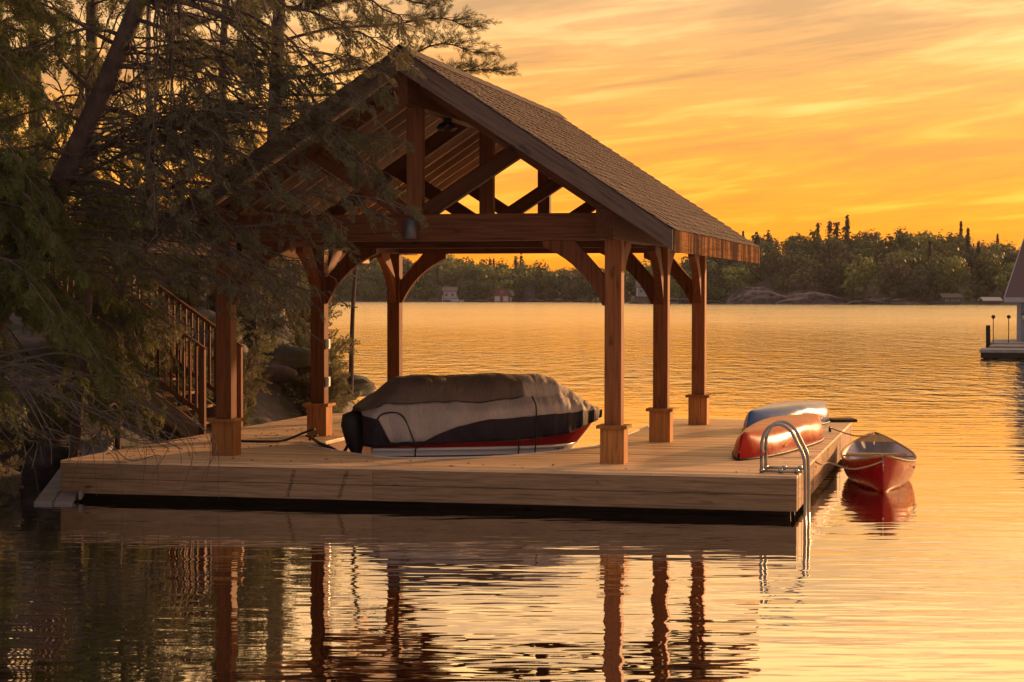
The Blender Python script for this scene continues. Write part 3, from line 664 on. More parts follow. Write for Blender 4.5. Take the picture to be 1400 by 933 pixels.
# ------------------------------------------------------------------ stair and gangplank on the left bank
stair = empty('stair', dock2w(AL - .05, 4.3), -YAW, label='wooden stair with baluster railing climbing the bank from the dock', cat='stair')
NS = 11
for i in range(NS):
    x0 = -.10 - i * .30; z = .16 + i * .205
    box('tread', (x0 - .32, -.6, z - .04), (x0, .75, z), M['fascia'], stair); box('riser', (x0 - .33, -.585, z - .20), (x0 - .30, .735, z - .041), M['fascia'], stair)
for y in (-.64, .79): beam('stringer', (-.05, y, -.05), (-.05 - NS * .30, y, -.05 + NS * .205), .045, .28, M['fascia'], stair)
sl = .205 / .30
for y in (-.69, .84):
    beam('handrail', (.05, y, 1.27), (-NS * .30 - .1, y, 1.37 + NS * .205), .09, .04, M['king'] if y < 0 else M['king'], stair)
    beam('bottom_rail', (.0, y, .30), (-NS * .30, y, .30 + NS * .205), .05, .07, M['king'], stair)
    for x in (0, -1.6, -3.3): box('railing_post', (x - .045, y - .046, -.4 + -x * sl), (x + .045, y + .046, 1.30 - x * sl), M['king'], stair)
    for i in range(32):
        x = -.10 - i * .10
        if min(abs(x + 1.6), abs(x + 3.3)) < .05: continue
        box('baluster', (x - .018, y - .019, .34 - x * sl), (x + .018, y + .019, 1.27 - x * sl), M['king'], stair, c=.003)
gp = empty('gangplank', (-5.95, 26.8, .2), 0, label='grey weathered plank ramp sloping into the water beside the dock corner', cat='ramp')
for k in range(2):
    o_ = Vector((.24 * k, 0, 0)); beam('plank', Vector((.17, -2.3, -.19)) + o_, Vector((-.22, 2.2, .25)) + o_, .225, .05, M['grey'], gp)
beam('edge_rail', (.56, -2.0, -.12), (.19, 2.1, .30), .04, .10, M['grey'], gp)

# ------------------------------------------------------------------ foliage
def quadleaf(p, d, n, L, wd):
    """lens shaped leaf quad"""
    p, d, n = map(np.asarray, (p, d, n)); d = d / np.linalg.norm(d); s = np.cross(n, d); s /= np.linalg.norm(s) + 1e-9
    return [p, p + d * L * .45 + s * wd, p + d * L, p + d * L * .45 - s * wd]
def cedar_spray(r):
    V = []
    n = np.array([0, 0, 1.])
    for i in range(9):
        t = i / 8; base = np.array([t * .78, 0, -.22 * t * t]); L = .46 * (1 - .62 * t) + .05
        for s in (-1, 1):
            if r.random() < .12: continue
            a = s * R(r.uniform(32, 58)); d = np.array([math.cos(a), math.sin(a), r.uniform(-.35, .12)])
            nn = n + r.normal(0, .25, 3)
            V += quadleaf(base, d, nn, L, .030)
            for q in (.35, .62):
                if r.random() < .8:
                    a2 = a + R(r.choice([-38, 38])); V += quadleaf(base + d * L * q, np.array([math.cos(a2), math.sin(a2), d[2] - .1]), nn, L * .5, .024)
    V += quadleaf((.7, 0, -.18), (1, 0, -.4), n, .3, .03)
    return np.array(V)
def pine_tuft(r):
    V = []
    for i in range(46):
        t = r.uniform(0, .75); th = r.uniform(0, 6.28); sp = r.uniform(.35, .95)
        d = np.array([1, sp * math.cos(th), sp * math.sin(th)]); V += quadleaf((t, 0, 0), d, r.normal(0, 1, 3), r.uniform(.32, .5), .011)
    return np.array(V)
def broad_cluster(r):
    V = []
    for i in range(11):
        d = r.normal(0, 1, 3); p = r.uniform(-.35, .35, 3) + np.array([.4, 0, 0]); V += quadleaf(p, d, r.normal(0, 1, 3), r.uniform(.28, .42), .10)
    return np.array(V)
rp = np.random.default_rng(11)
PROTO = {'cedar': [cedar_spray(rp) for _ in range(7)], 'pine': [pine_tuft(rp) for _ in range(4)], 'broad': [broad_cluster(rp) for _ in range(5)]}
def scatter(kind, P, Dr, sc, r, flat=.6):
    """place spray prototypes at P along Dr; returns one vertex array of quads"""
    P = np.asarray(P); Dr = np.asarray(Dr); sc = np.asarray(sc); out = []
    x = Dr / (np.linalg.norm(Dr, axis=1)[:, None] + 1e-9); up = np.tile([0, 0, 1.], (len(P), 1)) * flat + r.normal(0, .5, (len(P), 3))
    y = np.cross(up, x); y /= np.linalg.norm(y, axis=1)[:, None] + 1e-9; z = np.cross(x, y)
    which = r.integers(0, len(PROTO[kind]), len(P))
    for k, pr in enumerate(PROTO[kind]):
        s = which == k
        if not s.any(): continue
        w_ = (pr[None, :, 0, None] * x[s][:, None] + pr[None, :, 1, None] * y[s][:, None] + pr[None, :, 2, None] * z[s][:, None]) * sc[s][:, None, None] + P[s][:, None]
        out.append(w_.reshape(-1, 3))
    return np.concatenate(out) if out else np.zeros((0, 3))
def quads(V): return npmesh(V, np.arange(len(V), dtype=np.int32).reshape(-1, 4))

class Tree:
    def __init__(s, seed): s.r = np.random.default_rng(seed); s.tv, s.tf, s.n = [], [], 0; s.P, s.D, s.S = [], [], []; s.wv, s.wf, s.wn = [], [], 0
    def wood(s, pts, rad, sides=6):
        v, f = tube_data(pts, rad, sides); s.tv.append(v); s.tf.append(f + s.n); s.n += len(v)
    def twig(s, pts, rad, sides=3):
        v, f = tube_data(pts, rad, sides); s.wv.append(v); s.wf.append(f + s.wn); s.wn += len(v)
    def spray(s, p, d, sc): s.P.append(tuple(p)); s.D.append(tuple(d)); s.S.append(sc)
    def bough(s, pts, r0=.03, sub=.55, step=.13, start=.15, dens=1., sc=.19, droop=.5, n=None, spread=.8, bare=0., thin=.0):
        """limb with side shoots that carry sprays; droop pulls the shoots down; bare leaves some shoots leafless"""
        r = s.r; pts = [Vector(p) for p in pts]; L = sum((b - a).length for a, b in zip(pts, pts[1:])); n = n or max(8, int(L / .16)); C = spline(pts, n)
        jit = [c + Vector(r.normal(0, .012, 3)) * (1 if 0 < i < n - 1 else 0) for i, c in enumerate(C)]
        s.wood(jit, np.linspace(r0, max(.005, r0 * .2), n), 6 if r0 > .02 else 4)
        t = start * L; side = 1
        while t < L * .995:
            f = t / L * (n - 1); i = min(int(f), n - 2); p = jit[i].lerp(jit[i + 1], f - i); tan = (jit[i + 1] - jit[i]).normalized()
            lat = tan.cross(Vector((0, 0, 1))); lat = lat.normalized() if lat.length > .1 else Vector((1, 0, 0))
            side = -side
            d = tan * r.uniform(.45, 1.0) + lat * side * r.uniform(.2, 1.) * spread + Vector((0, 0, r.uniform(-.5, .35))) + Vector(r.normal(0, .15, 3)); d.normalize()
            sl = sub * r.uniform(.45, 1.25) * (1.1 - .55 * t / L)
            m = 6; q = [p]; dd = d.copy()
            for k in range(m):
                dd = (dd + Vector((0, 0, -droop * .16 * r.uniform(.4, 1.6))) + Vector(r.normal(0, .07, 3))).normalized(); q.append(q[-1] + dd * sl / m)
            s.twig(q, np.linspace(.0075, .0025, m + 1) * (1 + r0 * 6))
            if r.random() >= bare:
                ns = max(2, int(sl / .052 * dens))
                for k in range(ns):
                    u = (k + r.random()) / ns; u = .15 + .85 * u; f2 = u * m; j = min(int(f2), m - 1); pp = q[j].lerp(q[j + 1], f2 - j); tt = (q[j + 1] - q[j]).normalized()
                    l2 = tt.cross(Vector(r.normal(0, 1, 3))).normalized()
                    s.spray(pp, tt + l2 * r.uniform(.2, .95) + Vector((0, 0, -.25 * droop)), sc * r.uniform(.6, 1.25))
            t += step * r.uniform(.55, 1.5)
    def build(s, name, kind, leafm, barkm=None, flat=.6, loc=(0, 0, 0), **kw):
        loc = Vector(loc); root = empty(name, loc, **kw); L = np.array(loc)
        if s.tv: link('trunk', npmesh(np.concatenate(s.tv) - L, np.concatenate(s.tf)), barkm or M['bark'], root, smooth=True)
        if s.wv: link('twigs', npmesh(np.concatenate(s.wv) - L, np.concatenate(s.wf)), M['twig'], root, kind='stuff')
        if s.P: link('crown', quads(scatter(kind, s.P, s.D, s.S, s.r, flat) - L), leafm, root)
        return root
CED = leaf('cedar_leaf', (.080, .098, .028), (.145, .165, .048), .5)
CED2 = leaf('cedar_leaf_grey', (.105, .105, .05), (.19, .18, .09), .5)
PINE = leaf('pine_needle', (.045, .050, .018), (.075, .075, .028), .25)
BROAD = leaf('spring_leaf', (.085, .085, .022), (.13, .14, .035), .4)
SHRUB = leaf('shrub_leaf', (.07, .062, .036), (.11, .10, .05), .35)

# leaning cedar whose limbs reach over the dock
t = Tree(21); Y0 = 24.6
trunk = [(-7.5, 25.4, .2), (-6.75, 25.25, 1.9), at(60, 300, 25.1), at(100, 215, 25.0), at(140, 125, 24.9), at(190, 0, 24.8), at(225, -110, 24.8), at(250, -260, 24.8)]
t.wood(spline(trunk, 40), np.linspace(.20, .075, 40), 12)
def B(pxs, Y0=24.8, Y1=24.4, **kw):
    n_ = len(pxs); t.bough([at(x, y, Y0 + (Y1 - Y0) * i / (n_ - 1)) for i, (x, y) in enumerate(pxs)], **kw)
B([(178, 24), (240, 45), (290, 66), (345, 88), (420, 90), (480, 72)], 24.8, 23.9, r0=.032, sub=.5, dens=.9, step=.10)
B([(135, 138), (172, 120), (200, 96), (240, 82), (258, 55)], 24.9, 25.3, r0=.03, sub=.35, dens=.5, step=.2)
B([(136, 146), (190, 162), (240, 176), (290, 160), (350, 147), (420, 150)], 24.9, 24.1, r0=.045, sub=.45, dens=.7, start=.25)
B([(112, 186), (170, 200), (215, 221), (255, 214), (310, 230), (380, 235)], 24.9, 23.8, r0=.035, sub=.5, dens=.8, start=.3, bare=.2)
B([(85, 245), (140, 250), (200, 262), (270, 250), (340, 262), (420, 262), (500, 270), (560, 290)], 24.9, 23.6, r0=.035, sub=.5, dens=.75, start=.25, bare=.3, step=.11)
B([(122, 122), (95, 95), (78, 74), (74, 30)], 24.9, 24.2, r0=.035, sub=.5, dens=.8)
B([(155, 60), (110, 34), (70, 10), (20, -10)], 24.9, 24.1, r0=.03, sub=.5, dens=.9)
B([(165, 50), (120, 40), (60, 60), (10, 70), (-30, 95)], 24.9, 23.9, r0=.03, sub=.6, dens=.9)
B([(120, 170), (70, 150), (20, 160), (-30, 175)], 24.9, 24.1, r0=.03, sub=.6, dens=.9)
B([(100, 215), (50, 200), (0, 215), (-40, 235)], 24.9, 24.1, r0=.03, sub=.6, dens=.9)
B([(62, 300), (150, 292), (240, 300), (330, 312), (410, 300), (450, 320)], 24.9, 23.7, r0=.03, sub=.55, dens=.8, bare=.15, step=.11)
for pxs in ([(200, -40), (300, -30), (400, 10), (480, 40), (545, 75)], [(210, -80), (320, -70), (440, -30), (520, 10), (560, 30)], [(190, 0), (290, 5), (380, 45), (450, 110), (530, 120)], [(190, 0), (270, 10), (350, 60), (400, 130), (470, 175), (530, 190)], [(195, -20), (300, 20), (390, 85), (440, 160), (500, 230), (540, 262)], [(240, -150), (360, -110), (480, -60), (560, -25)]):
    B(pxs, 24.8, 23.9, r0=.03, sub=.5, dens=.9, step=.10, start=.3, bare=.08, droop=.8)
TC = spline(trunk, 60)
for i in range(122):
    p = TC[int(t.r.uniform(16, 58) if i < 96 else t.r.uniform(12, 30))]; ex, ey = (t.r.uniform(190, 545), t.r.uniform(90, 345)) if i < 26 or 45 < i < 66 else ((t.r.uniform(250, 470), t.r.uniform(330, 470)) if i >= 96 else (lambda q: (555 - 350 * q + t.r.normal(0, 14), 50 + 255 * q + t.r.normal(0, 16)))(t.r.random()) if i >= 66 else (t.r.uniform(-40, 330), t.r.uniform(-40, 300)))
    if ex > 420 and ey < 60: ey += 60
    e = at(ex, ey, t.r.uniform(23.2, 24.4) if i < 26 or i > 45 else t.r.uniform(24.4, 26.8)); m1 = p.lerp(e, .35) + Vector((0, 0, t.r.uniform(.05, .35))); m2 = p.lerp(e, .7) + Vector((0, t.r.normal(0, .2), t.r.uniform(.0, .3)))
    t.bough([p, m1, m2, e], r0=.014, sub=.40, dens=.52, step=.17, start=.4 if i < 26 else .25, bare=.35, droop=.5, sc=.15)
t.build('cedar_tree', 'cedar', CED2, loc=(-7.5, 25.4, .2), label='leaning cedar with a thick dark trunk reaching limbs over the pavilion roof', cat='tree', group='cedars on the rocky bank')

# dense cedars at the left edge, sweeping fronds
def dense_cedar(seed, base, lean, top, boughs, label, lm, r0=.16, **kw):
    global t
    t = Tree(seed); r = t.r; base = Vector(base); tp = Vector((base.x + lean, base.y, top)); C = spline([base, base.lerp(tp, .5) + Vector((r.normal(0, .15), 0, 0)), tp], 20)
    t.wood(C, np.linspace(r0, .03, 20), 9)
    for (z0, z1, cnt, az0, az1, l0, l1, up, sag, dens, sc) in boughs:
        for i in range(cnt):
            z = r.uniform(z0, z1); f = (z - base.z) / (top - base.z); p = base.lerp(tp, f); a = R(r.uniform(az0, az1)); L = r.uniform(l0, l1); h = Vector((math.cos(a), math.sin(a), 0))
            pts = [p, p + h * L * .35 + Vector((0, 0, up * L * .35)), p + h * L * .7 + Vector((0, 0, up * L * .5 - sag * L * .25)), p + h * L + Vector((0, 0, up * L * .4 - sag * L * .75))]
            t.bough(pts, r0=.014 + .006 * L, sub=.5, step=.11, dens=dens, sc=sc, droop=.9, start=.2, **kw)
    return t.build('cedar_tree', 'cedar', lm, loc=base, label=label, cat='tree', group='cedars on the rocky bank')
dense_cedar(31, (-7.2, 23.9, .1), .2, 9, [(2.2, 4.2, 30, -30, 60, 1.3, 2.7, .35, .62, 1.0, .19), (3.8, 8.4, 34, -60, 70, 1.0, 2.6, .3, .5, .9, .18), (1.0, 2.0, 9, 0, 60, .7, 1.3, .2, .4, .45, .22)], 'dense dark cedar with sweeping fronds growing at the water edge', CED)
dense_cedar(32, (-8.4, 26.6, 1.0), -.3, 11, [(2.0, 10, 36, -70, 70, 1.4, 2.8, .25, .6, .8, .18)], 'tall bushy cedar on the bank behind the leaning trunk', CED)
dense_cedar(33, (-6.5, 30.3, 1.2), .1, 10.5, [(1.6, 4.6, 22, -100, 40, .8, 1.7, .2, .6, .9, .19), (4.5, 10, 12, -180, 180, .8, 2.0, .2, .5, .5, .19)], 'slender cedar standing beside the stair', CED)
dense_cedar(38, (-6.05, 27.3, .0), .1, 6.2, [(1.0, 4.2, 34, -70, 80, .5, 1.3, .25, .7, .8, .17), (4, 6.0, 14, -180, 180, .5, 1.2, .2, .5, .7, .17)], 'young cedar hanging in front of the stair railing', CED, r0=.07, bare=.25)
dense_cedar(39, (-5.66, 28.5, .1), .1, 5.2, [(.9, 5.0, 50, -100, 80, .4, 1.0, .2, .6, .7, .17)], 'thin young cedar at the dock edge before the stair foot', CED2, r0=.05, bare=.3)
dense_cedar(34, (-5.5, 36.6, 1.7), .3, 9.5, [(2.1, 6, 34, -180, 180, .8, 2.0, .2, .6, .9, .22), (6, 9, 12, -180, 180, .6, 1.4, .2, .5, .8, .3)], 'cedar on the knoll behind the pavilion', CED2)
dense_cedar(35, (-7.9, 33.5, 2.2), .1, 12.5, [(2.6, 12, 32, -180, 180, 1.2, 2.6, .2, .5, .7, .21)], 'tall cedar on the bank above the stair', CED)
dense_cedar(36, (-9.8, 30.5, 2.4), .3, 13, [(2.6, 12.5, 32, -180, 180, 1.2, 2.8, .2, .5, .7, .21)], 'broad cedar at the top of the stair', CED)
dense_cedar(37, (-11.5, 37.5, 3.4), .3, 14, [(3.2, 13, 46, -180, 180, 1.4, 3.0, .2, .5, .7, .24)], 'cedar deep in the wood behind the stair', CED)

# pine behind the pavilion with tufted limbs against the sky
t = Tree(41)
base = Vector((-4.75, 39.5, 2.2)); C = spline([base, (-4.7, 39.5, 6), (-4.55, 39.5, 10), (-4.5, 39.5, 13)], 26); t.wood(C, np.linspace(.2, .05, 26), 9)
r = t.r
def pbough(pts, dens=1.):
    pts = spline(pts, 14); t.wood(pts, np.linspace(.035, .010, 14), 5)
    for i in range(3, 14):
        for s_ in range(int(2 + 2 * dens)):
            d = (pts[i] - pts[i - 1]).normalized(); d = (d * r.uniform(.4, 1) + Vector((r.normal(0, .5), r.normal(0, .5), r.uniform(-.1, .6)))).normalized(); L = r.uniform(.25, .6)
            q = [pts[i] + d * L * k / 3 for k in range(4)]; t.twig(q, np.linspace(.009, .005, 4))
            for k in range(4): t.spray(q[min(k, 3)] + Vector(r.normal(0, .03, 3)), d + Vector(r.normal(0, .35, 3)), r.uniform(.20, .30))
for pxs in ([(372, 60), (450, 40), (530, 35), (600, 25), (640, 38)], [(372, 110), (460, 100), (540, 85), (600, 60), (648, 72)], [(373, 130), (470, 130), (560, 120), (620, 100), (672, 95)], [(372, 20), (440, 0), (510, -10), (570, 5)], [(372, 40), (330, 20), (280, 30), (240, 40)], [(372, 90), (320, 80), (270, 95)], [(372, 140), (330, 150), (290, 170)], [(375, -20), (450, -40), (540, -30), (585, -10)], [(374, 170), (440, 170), (500, 175)]):
    n_ = len(pxs); pbough([at(x, y, 39.5 + r.uniform(-1.2, .6) * i / (n_ - 1)) for i, (x, y) in enumerate(pxs)])
for i in range(14):
    z = r.uniform(8, 13.5); a = r.uniform(0, 6.28); L = r.uniform(1., 2.4); p = Vector((-4.55, 39.5, z)); h = Vector((math.cos(a), math.sin(a), .1)); pbough([p, p + h * L * .5, p + h * L + Vector((0, 0, .25))])
t.build('pine_tree', 'pine', PINE, flat=.2, loc=base, label='tall pine with tufted limbs rising behind the pavilion roof', cat='tree')

# thin deciduous trees on the bank and shrubs on the knoll
def sapling(seed, base, top, lean, cnt, label, lm, barkm, rad=.06, zf=.35, L=(.6, 1.6), dens=.5, cat='tree', group=None, name='birch_tree', kind='broad', sc=.16):
    global t
    t = Tree(seed); r = t.r; base = Vector(base); tp = Vector((base.x + lean, base.y, top)); C = spline([base, base.lerp(tp, .5) + Vector((r.normal(0, .12), r.normal(0, .12), 0)), tp], 18); t.wood(C, np.linspace(rad, rad * .25, 18), 7)
    for i in range(cnt):
        f = r.uniform(zf, 1); p = base.lerp(tp, f); a = r.uniform(0, 6.28); l = r.uniform(*L); h = Vector((math.cos(a), math.sin(a), r.uniform(.1, .7)))
        t.bough([p, p + h * l * .5, p + h * l + Vector((0, 0, .1))], r0=.012, sub=.35, step=.12, dens=dens, sc=sc, droop=.1)
    return t.build(name, kind, lm, barkm, flat=.2, loc=base, label=label, cat=cat, group=group)
sapling(51, (-7.0, 38.5, 3.0), 13, .15, 22, 'thin pale barked birch between the cedars on the bank', BROAD, M['birch'], .075)
sapling(52, (-3.05, 37.6, .7), 5.0, .35, 16, 'slim dark sapling leaning at the edge of the knoll', SHRUB, M['bark'], .055, .3, (.4, 1.2), .35)
sapling(53, (-9.0, 42, 3.4), 14, .5, 26, 'young deciduous tree deep behind the stair', BROAD, M['bark'], .09)
def shrub(seed, base, h, wid, n, label, lm, kind='broad', sc=.15, dens=.55, bare=.15):
    global t
    t = Tree(seed); r = t.r; base = Vector(base)
    for i in range(n):
        a = r.uniform(0, 6.28); q = r.uniform(.15, 1) * wid; hh = h * r.uniform(.55, 1.1); e = base + Vector((math.cos(a) * q, math.sin(a) * q, hh))
        t.bough([base + Vector(r.normal(0, .08, 3)), base.lerp(e, .5) + Vector((0, 0, .2 * hh)), e], r0=.014, sub=.4, step=.11, dens=dens, sc=sc, droop=.3, start=.15, bare=bare)
    return t.build('shrub', kind, lm, M['twig'], flat=.3, loc=base, label=label, cat='shrub', group='shrubs on the rocky bank')
def gz(x, y): return float(bank_h(np.array([x]), np.array([y]))[0])
for i, (x, y, h, wd, k, lab) in enumerate([(-4.6, 35.6, 2.2, .9, 9, 'twiggy shrub on the rock behind the slip corner post'), (-3.6, 37.2, 2.0, .8, 10, 'dark shrub at the water edge of the knoll'), (-5.9, 35.2, 2.4, 1.0, 12, 'bushy cedar shrub behind the dock edge'), (-4.1, 39.3, 2.4, 1.0, 10, 'olive shrub on the back of the knoll'), (-6.6, 28.6, 1.2, .7, 8, 'low shrub under the stair railing'), (-7.3, 26.6, 1.5, .8, 9, 'low cedar scrub beside the plank ramp'), (-7.4, 22.3, 1.4, 1.0, 9, 'dark scrub overhanging the water edge'), (-5.3, 33.9, 1.2, .8, 9, 'low shrub against the dock edge behind the posts'), (-3.4, 36.3, 1.6, .7, 9, 'small shrub between the slip corner post and the slim sapling'), (-4.9, 37.6, 2.9, 1.1, 9, 'tall cedar shrub in the middle of the knoll'), (-4.75, 33.6, 1.7, .8, 9, 'leafy shrub rising between the left back posts'), (-5.35, 32.2, 1.9, .8, 9, 'cedar scrub against the dock edge behind the front post'), (-5.15, 30.6, 1.1, .6, 9, 'low scrub at the dock edge past the stair foot'), (-6.75, 24.3, 1.1, .6, 9, 'dark scrub at the foot of the plank ramp'), (-7.2, 25.6, 1.3, .8, 9, 'scrub under the leaning cedar trunk'), (-7.0, 23.2, 1.2, .8, 9, 'scrub at the waterline below the dense cedar'), (-6.9, 32.2, 2.2, 1.0, 9, 'cedar shrub between the stair and the back posts')]):
    shrub(60 + i, (x, y, gz(x, y) - .05), h, wd, 16, lab, SHRUB if i in (0, 3) else CED2, 'broad' if i in (0, 3) else 'cedar', .13 if i in (0, 3) else .24, .6, .2)
# bare drooping twigs over the dock corner
t = Tree(77); r = t.r
for i in range(34):
    x0, y0 = r.uniform(-20, 190), r.uniform(520, 600); x1 = x0 + r.uniform(20, 130); y1 = r.uniform(600, 690); Yq = r.uniform(23.6, 24.9)
    t.twig(spline([at(x0, y0, Yq), at((x0 * .6 + x1 * .4), y0 + r.uniform(0, 40), Yq - .1), at(x1 - r.uniform(0, 15), (y0 + y1) / 2, Yq - .2), at(x1 + r.uniform(-25, 10), y1, Yq - .25)], 14), np.linspace(.008, .003, 14), 4)
for i in range(16):
    p = at(r.uniform(-60, 30), r.uniform(480, 560), 24.2); e = at(r.uniform(60, 260), r.uniform(520, 620), 24.2); t.wood(spline([p, p.lerp(e, .5) + Vector((0, 0, r.uniform(.0, .35))), e], 12), np.linspace(.018, .006, 12), 5)
p = Vector((-7.1, 24.2, .2)); t.wood(spline([p, p + Vector((.15, 0, .7)), at(10, 520, 24.2)], 10), np.linspace(.06, .03, 10), 7)
t.build('dead_bush', 'cedar', CED2, M['twig'], loc=p, label='leafless tangle of grey twigs drooping over the dock corner', cat='bush')

# boulders along the bank
def boulder(seed, p, s, label):
    r = np.random.default_rng(seed); import bmesh
    bm = bmesh.new(); bmesh.ops.create_icosphere(bm, subdivisions=4, radius=1); ph = r.uniform(0, 50, 3)
    for v in bm.verts:
        c = v.co; k = 1 + .85 * float(fbm(np.array([c.x * 1.3 + ph[0]]), np.array([c.y * 1.3 + c.z * 1.9 + ph[1]]), seed)[0]) ; v.co = Vector((c.x * s[0] * k, c.y * s[1] * k, c.z * s[2] * k))
    me = bpy.data.meshes.new('b'); bm.to_mesh(me); bm.free()
    link('boulder', me, M['rock'], None, p, smooth=True, label=label, cat='rock', group='rocks on the bank')
for i, (x, y, s, lab) in enumerate([(-4.5, 36.0, (.9, .6, .35), 'grey granite boulder behind the corner post of the slip'), (-5.6, 34.6, (.9, .8, .5), 'low purple grey rock slab behind the dock edge'), (-3.6, 38.4, (.8, .7, .3), 'large granite boulder at the knoll shore'), (-6.5, 25.2, (.35, .3, .28), 'small pale rock under the dock corner by the ramp'), (-6.9, 28.2, (.8, .7, .5), 'dark rock below the stair')]):
    boulder(90 + i, (x, y, max(gz(x, y), .05) + s[2] * .25), s, lab)

# ------------------------------------------------------------------ far shore woods
def far_tree(r, kind, h):
    """one crown as leaf-clump quads; origin at the foot"""
    if kind == 'round':
        lob = r.integers(7, 11); Vs = []
        w_ = h * r.uniform(.36, .52)
        for i in range(lob):
            a = r.uniform(0, 6.28); q = r.uniform(0, .75) * w_; c = np.array([q * math.cos(a), q * math.sin(a), h * r.uniform(.16, .80)]); rad = w_ * r.uniform(.38, .62)
            n_ = 74; d = r.normal(0, 1, (n_, 3)); d /= np.linalg.norm(d, axis=1)[:, None]; P = c + d * rad * r.uniform(.6, 1.08, (n_, 1)) * np.array([1, 1, .85]); Vs.append((P, d))
        P = np.concatenate([p for p, _ in Vs]); Dn = np.concatenate([d for _, d in Vs]); sz = h * r.uniform(.026, .052, len(P))
    else:
        n_ = 230; t_ = r.uniform(0, 1, n_) ** .8; nl = r.integers(7, 13); lay = np.round(t_ * nl) / nl; zc = h * (.12 + .88 * lay) + r.normal(0, h * .035, n_); a = r.uniform(0, 6.28, n_); lj = r.uniform(.35, 1.25, nl + 1)[np.round(t_ * nl).astype(int)]; la = r.uniform(0, 6.28, nl + 1)[np.round(t_ * nl).astype(int)]; lj = lj * (1 + .55 * np.cos(a - la))
        if kind == 'pine': wid = h * .21 * lj * (.7 + .6 * np.sin(lay * 2.6)) * (1.1 - .8 * lay)
        else: wid = h * .18 * (1.03 - lay) * (.6 + .4 * lj)
        q = wid * r.uniform(.15, 1, n_); P = np.stack([q * np.cos(a), q * np.sin(a), zc + q * .1], -1); Dn = np.stack([np.cos(a), np.sin(a), r.uniform(.5, 1.5, n_)], -1); sz = h * r.uniform(.026, .05, n_)
    u_ = np.cross(Dn, r.normal(0, 1, Dn.shape)); u_ /= np.linalg.norm(u_, axis=1)[:, None] + 1e-9; v_ = np.cross(Dn, u_); v_ /= np.linalg.norm(v_, axis=1)[:, None] + 1e-9
    sz = sz[:, None]
    return np.stack([P - u_ * sz, P + v_ * sz * .8, P + u_ * sz, P - v_ * sz * .8], 1)     # (n,4,3)
FARM = leaf('far_leaf', (0, 0, 0), (0, 0, 0), .3, attr=True)
def tinted(V, tint):
    me = quads(V.reshape(-1, 3)); ca = me.color_attributes.new('tint', 'FLOAT_COLOR', 'CORNER'); c = np.repeat(np.c_[tint, np.ones(len(tint))], 4, axis=0).astype(np.float32); ca.data.foreach_set('color', c.ravel()); return me
def tint_of(r, kind):
    if kind == 'round': c = np.array([(.12, .135, .036), (.07, .085, .030), (.12, .10, .05), (.20, .21, .05), (.085, .085, .042)][r.choice(5, p=[.28, .3, .17, .1, .15])])
    else: c = np.array((.05, .052, .030))
    return c * r.uniform(.65, 1.25)
r = np.random.default_rng(123); A, T_ = [], []; tv, tf, tn = [], [], 0; IND = []
gx = np.arange(-262, 300, 7.6)
for X in gx:
    for dq in np.array([2., 4., 6., 14, 23, 33, 44, 55, 66, 77, 88, 96]):
        Xq = X + r.uniform(-3, 3); px = float(pxof(Xq, 640)); Yq = float(shoreY(px)) + dq + r.uniform(-3, 3); px = float(pxof(Xq, Yq)); ys = float(shoreY(px))
        if Yq < ys + 1.5 or px < -260 or px > 1650: continue
        if 1022 < px < 1150 and Yq < ys + 16 + 10 * math.sin(px * .05): continue      # bare granite
        if any(abs(px - hx) < wx and Yq < ys + 14 for hx, wx in ((615, 14), (686, 17), (724, 12), (882, 16), (1302, 18), (1357, 16))): continue
        kind = r.choice(['round', 'pine', 'spruce'], p=[.93, .05, .02]); ridge = Yq > ys + 78
        h = TREEH * r.uniform(.8, 1.15) * (1.12 if kind != 'round' else 1) * (r.uniform(.35, .8) if Yq < ys + 10 else 1)
        if ridge and kind == 'round': h *= .92
        g = float(far_ground(np.array([Xq]), np.array([Yq]))[0]) - .3
        pick = (Yq < ys + 12 and r.random() < .30) or (ridge and kind == 'pine' and r.random() < .30)
        q = far_tree(r, kind, h); c = tint_of(r, kind)
        if pick and 560 < px < 1390: IND.append((Xq, Yq, g, kind, h, q, c, ridge)); continue
        A.append(q + np.array([Xq, Yq, g])); T_.append(np.tile(c, (len(q), 1)))
        v, f = tube_data([(Xq, Yq, g - .5), (Xq, Yq, g + h * .75)], [.16, .06], 4); tv.append(v); tf.append(f + tn); tn += len(v)
ff = link('far_forest', tinted(np.concatenate(A), np.concatenate(T_)), FARM, kind='stuff', label='mixed forest covering the far shore of the lake', cat='forest')
link('far_trunks', npmesh(np.concatenate(tv), np.concatenate(tf)), M['bark'], ff, kind='stuff')
LABK = {'round': 'rounded leafy tree at the far waterline', 'pine': 'dark ragged pine at the far waterline', 'spruce': 'narrow dark spruce at the far waterline'}
def far_thing(X, Y, g, kind, h, q, c, label, group, lean=0, pale=False):
    root = empty('far_tree', (X, Y, g), label=label, cat='tree', group=group)
    link('crown', tinted(q, np.tile(c, (len(q), 1))), FARM, root); tube('trunk', [(0, 0, -.5), (lean, 0, h * .45), (0, 0, h * (.9 if kind != 'round' else .7))], [.2, .14, .06], M['birch'] if pale else M['bark'], root, 5)
for X, Y, g, kind, h, q, c, ridge in IND:
    far_thing(X, Y, g, kind, h, q, c, 'ragged dark pine standing above the far hill skyline' if ridge else LABK[kind], 'pines on the far skyline' if ridge else kind + ' trees on the far waterline')
r = np.random.default_rng(5)
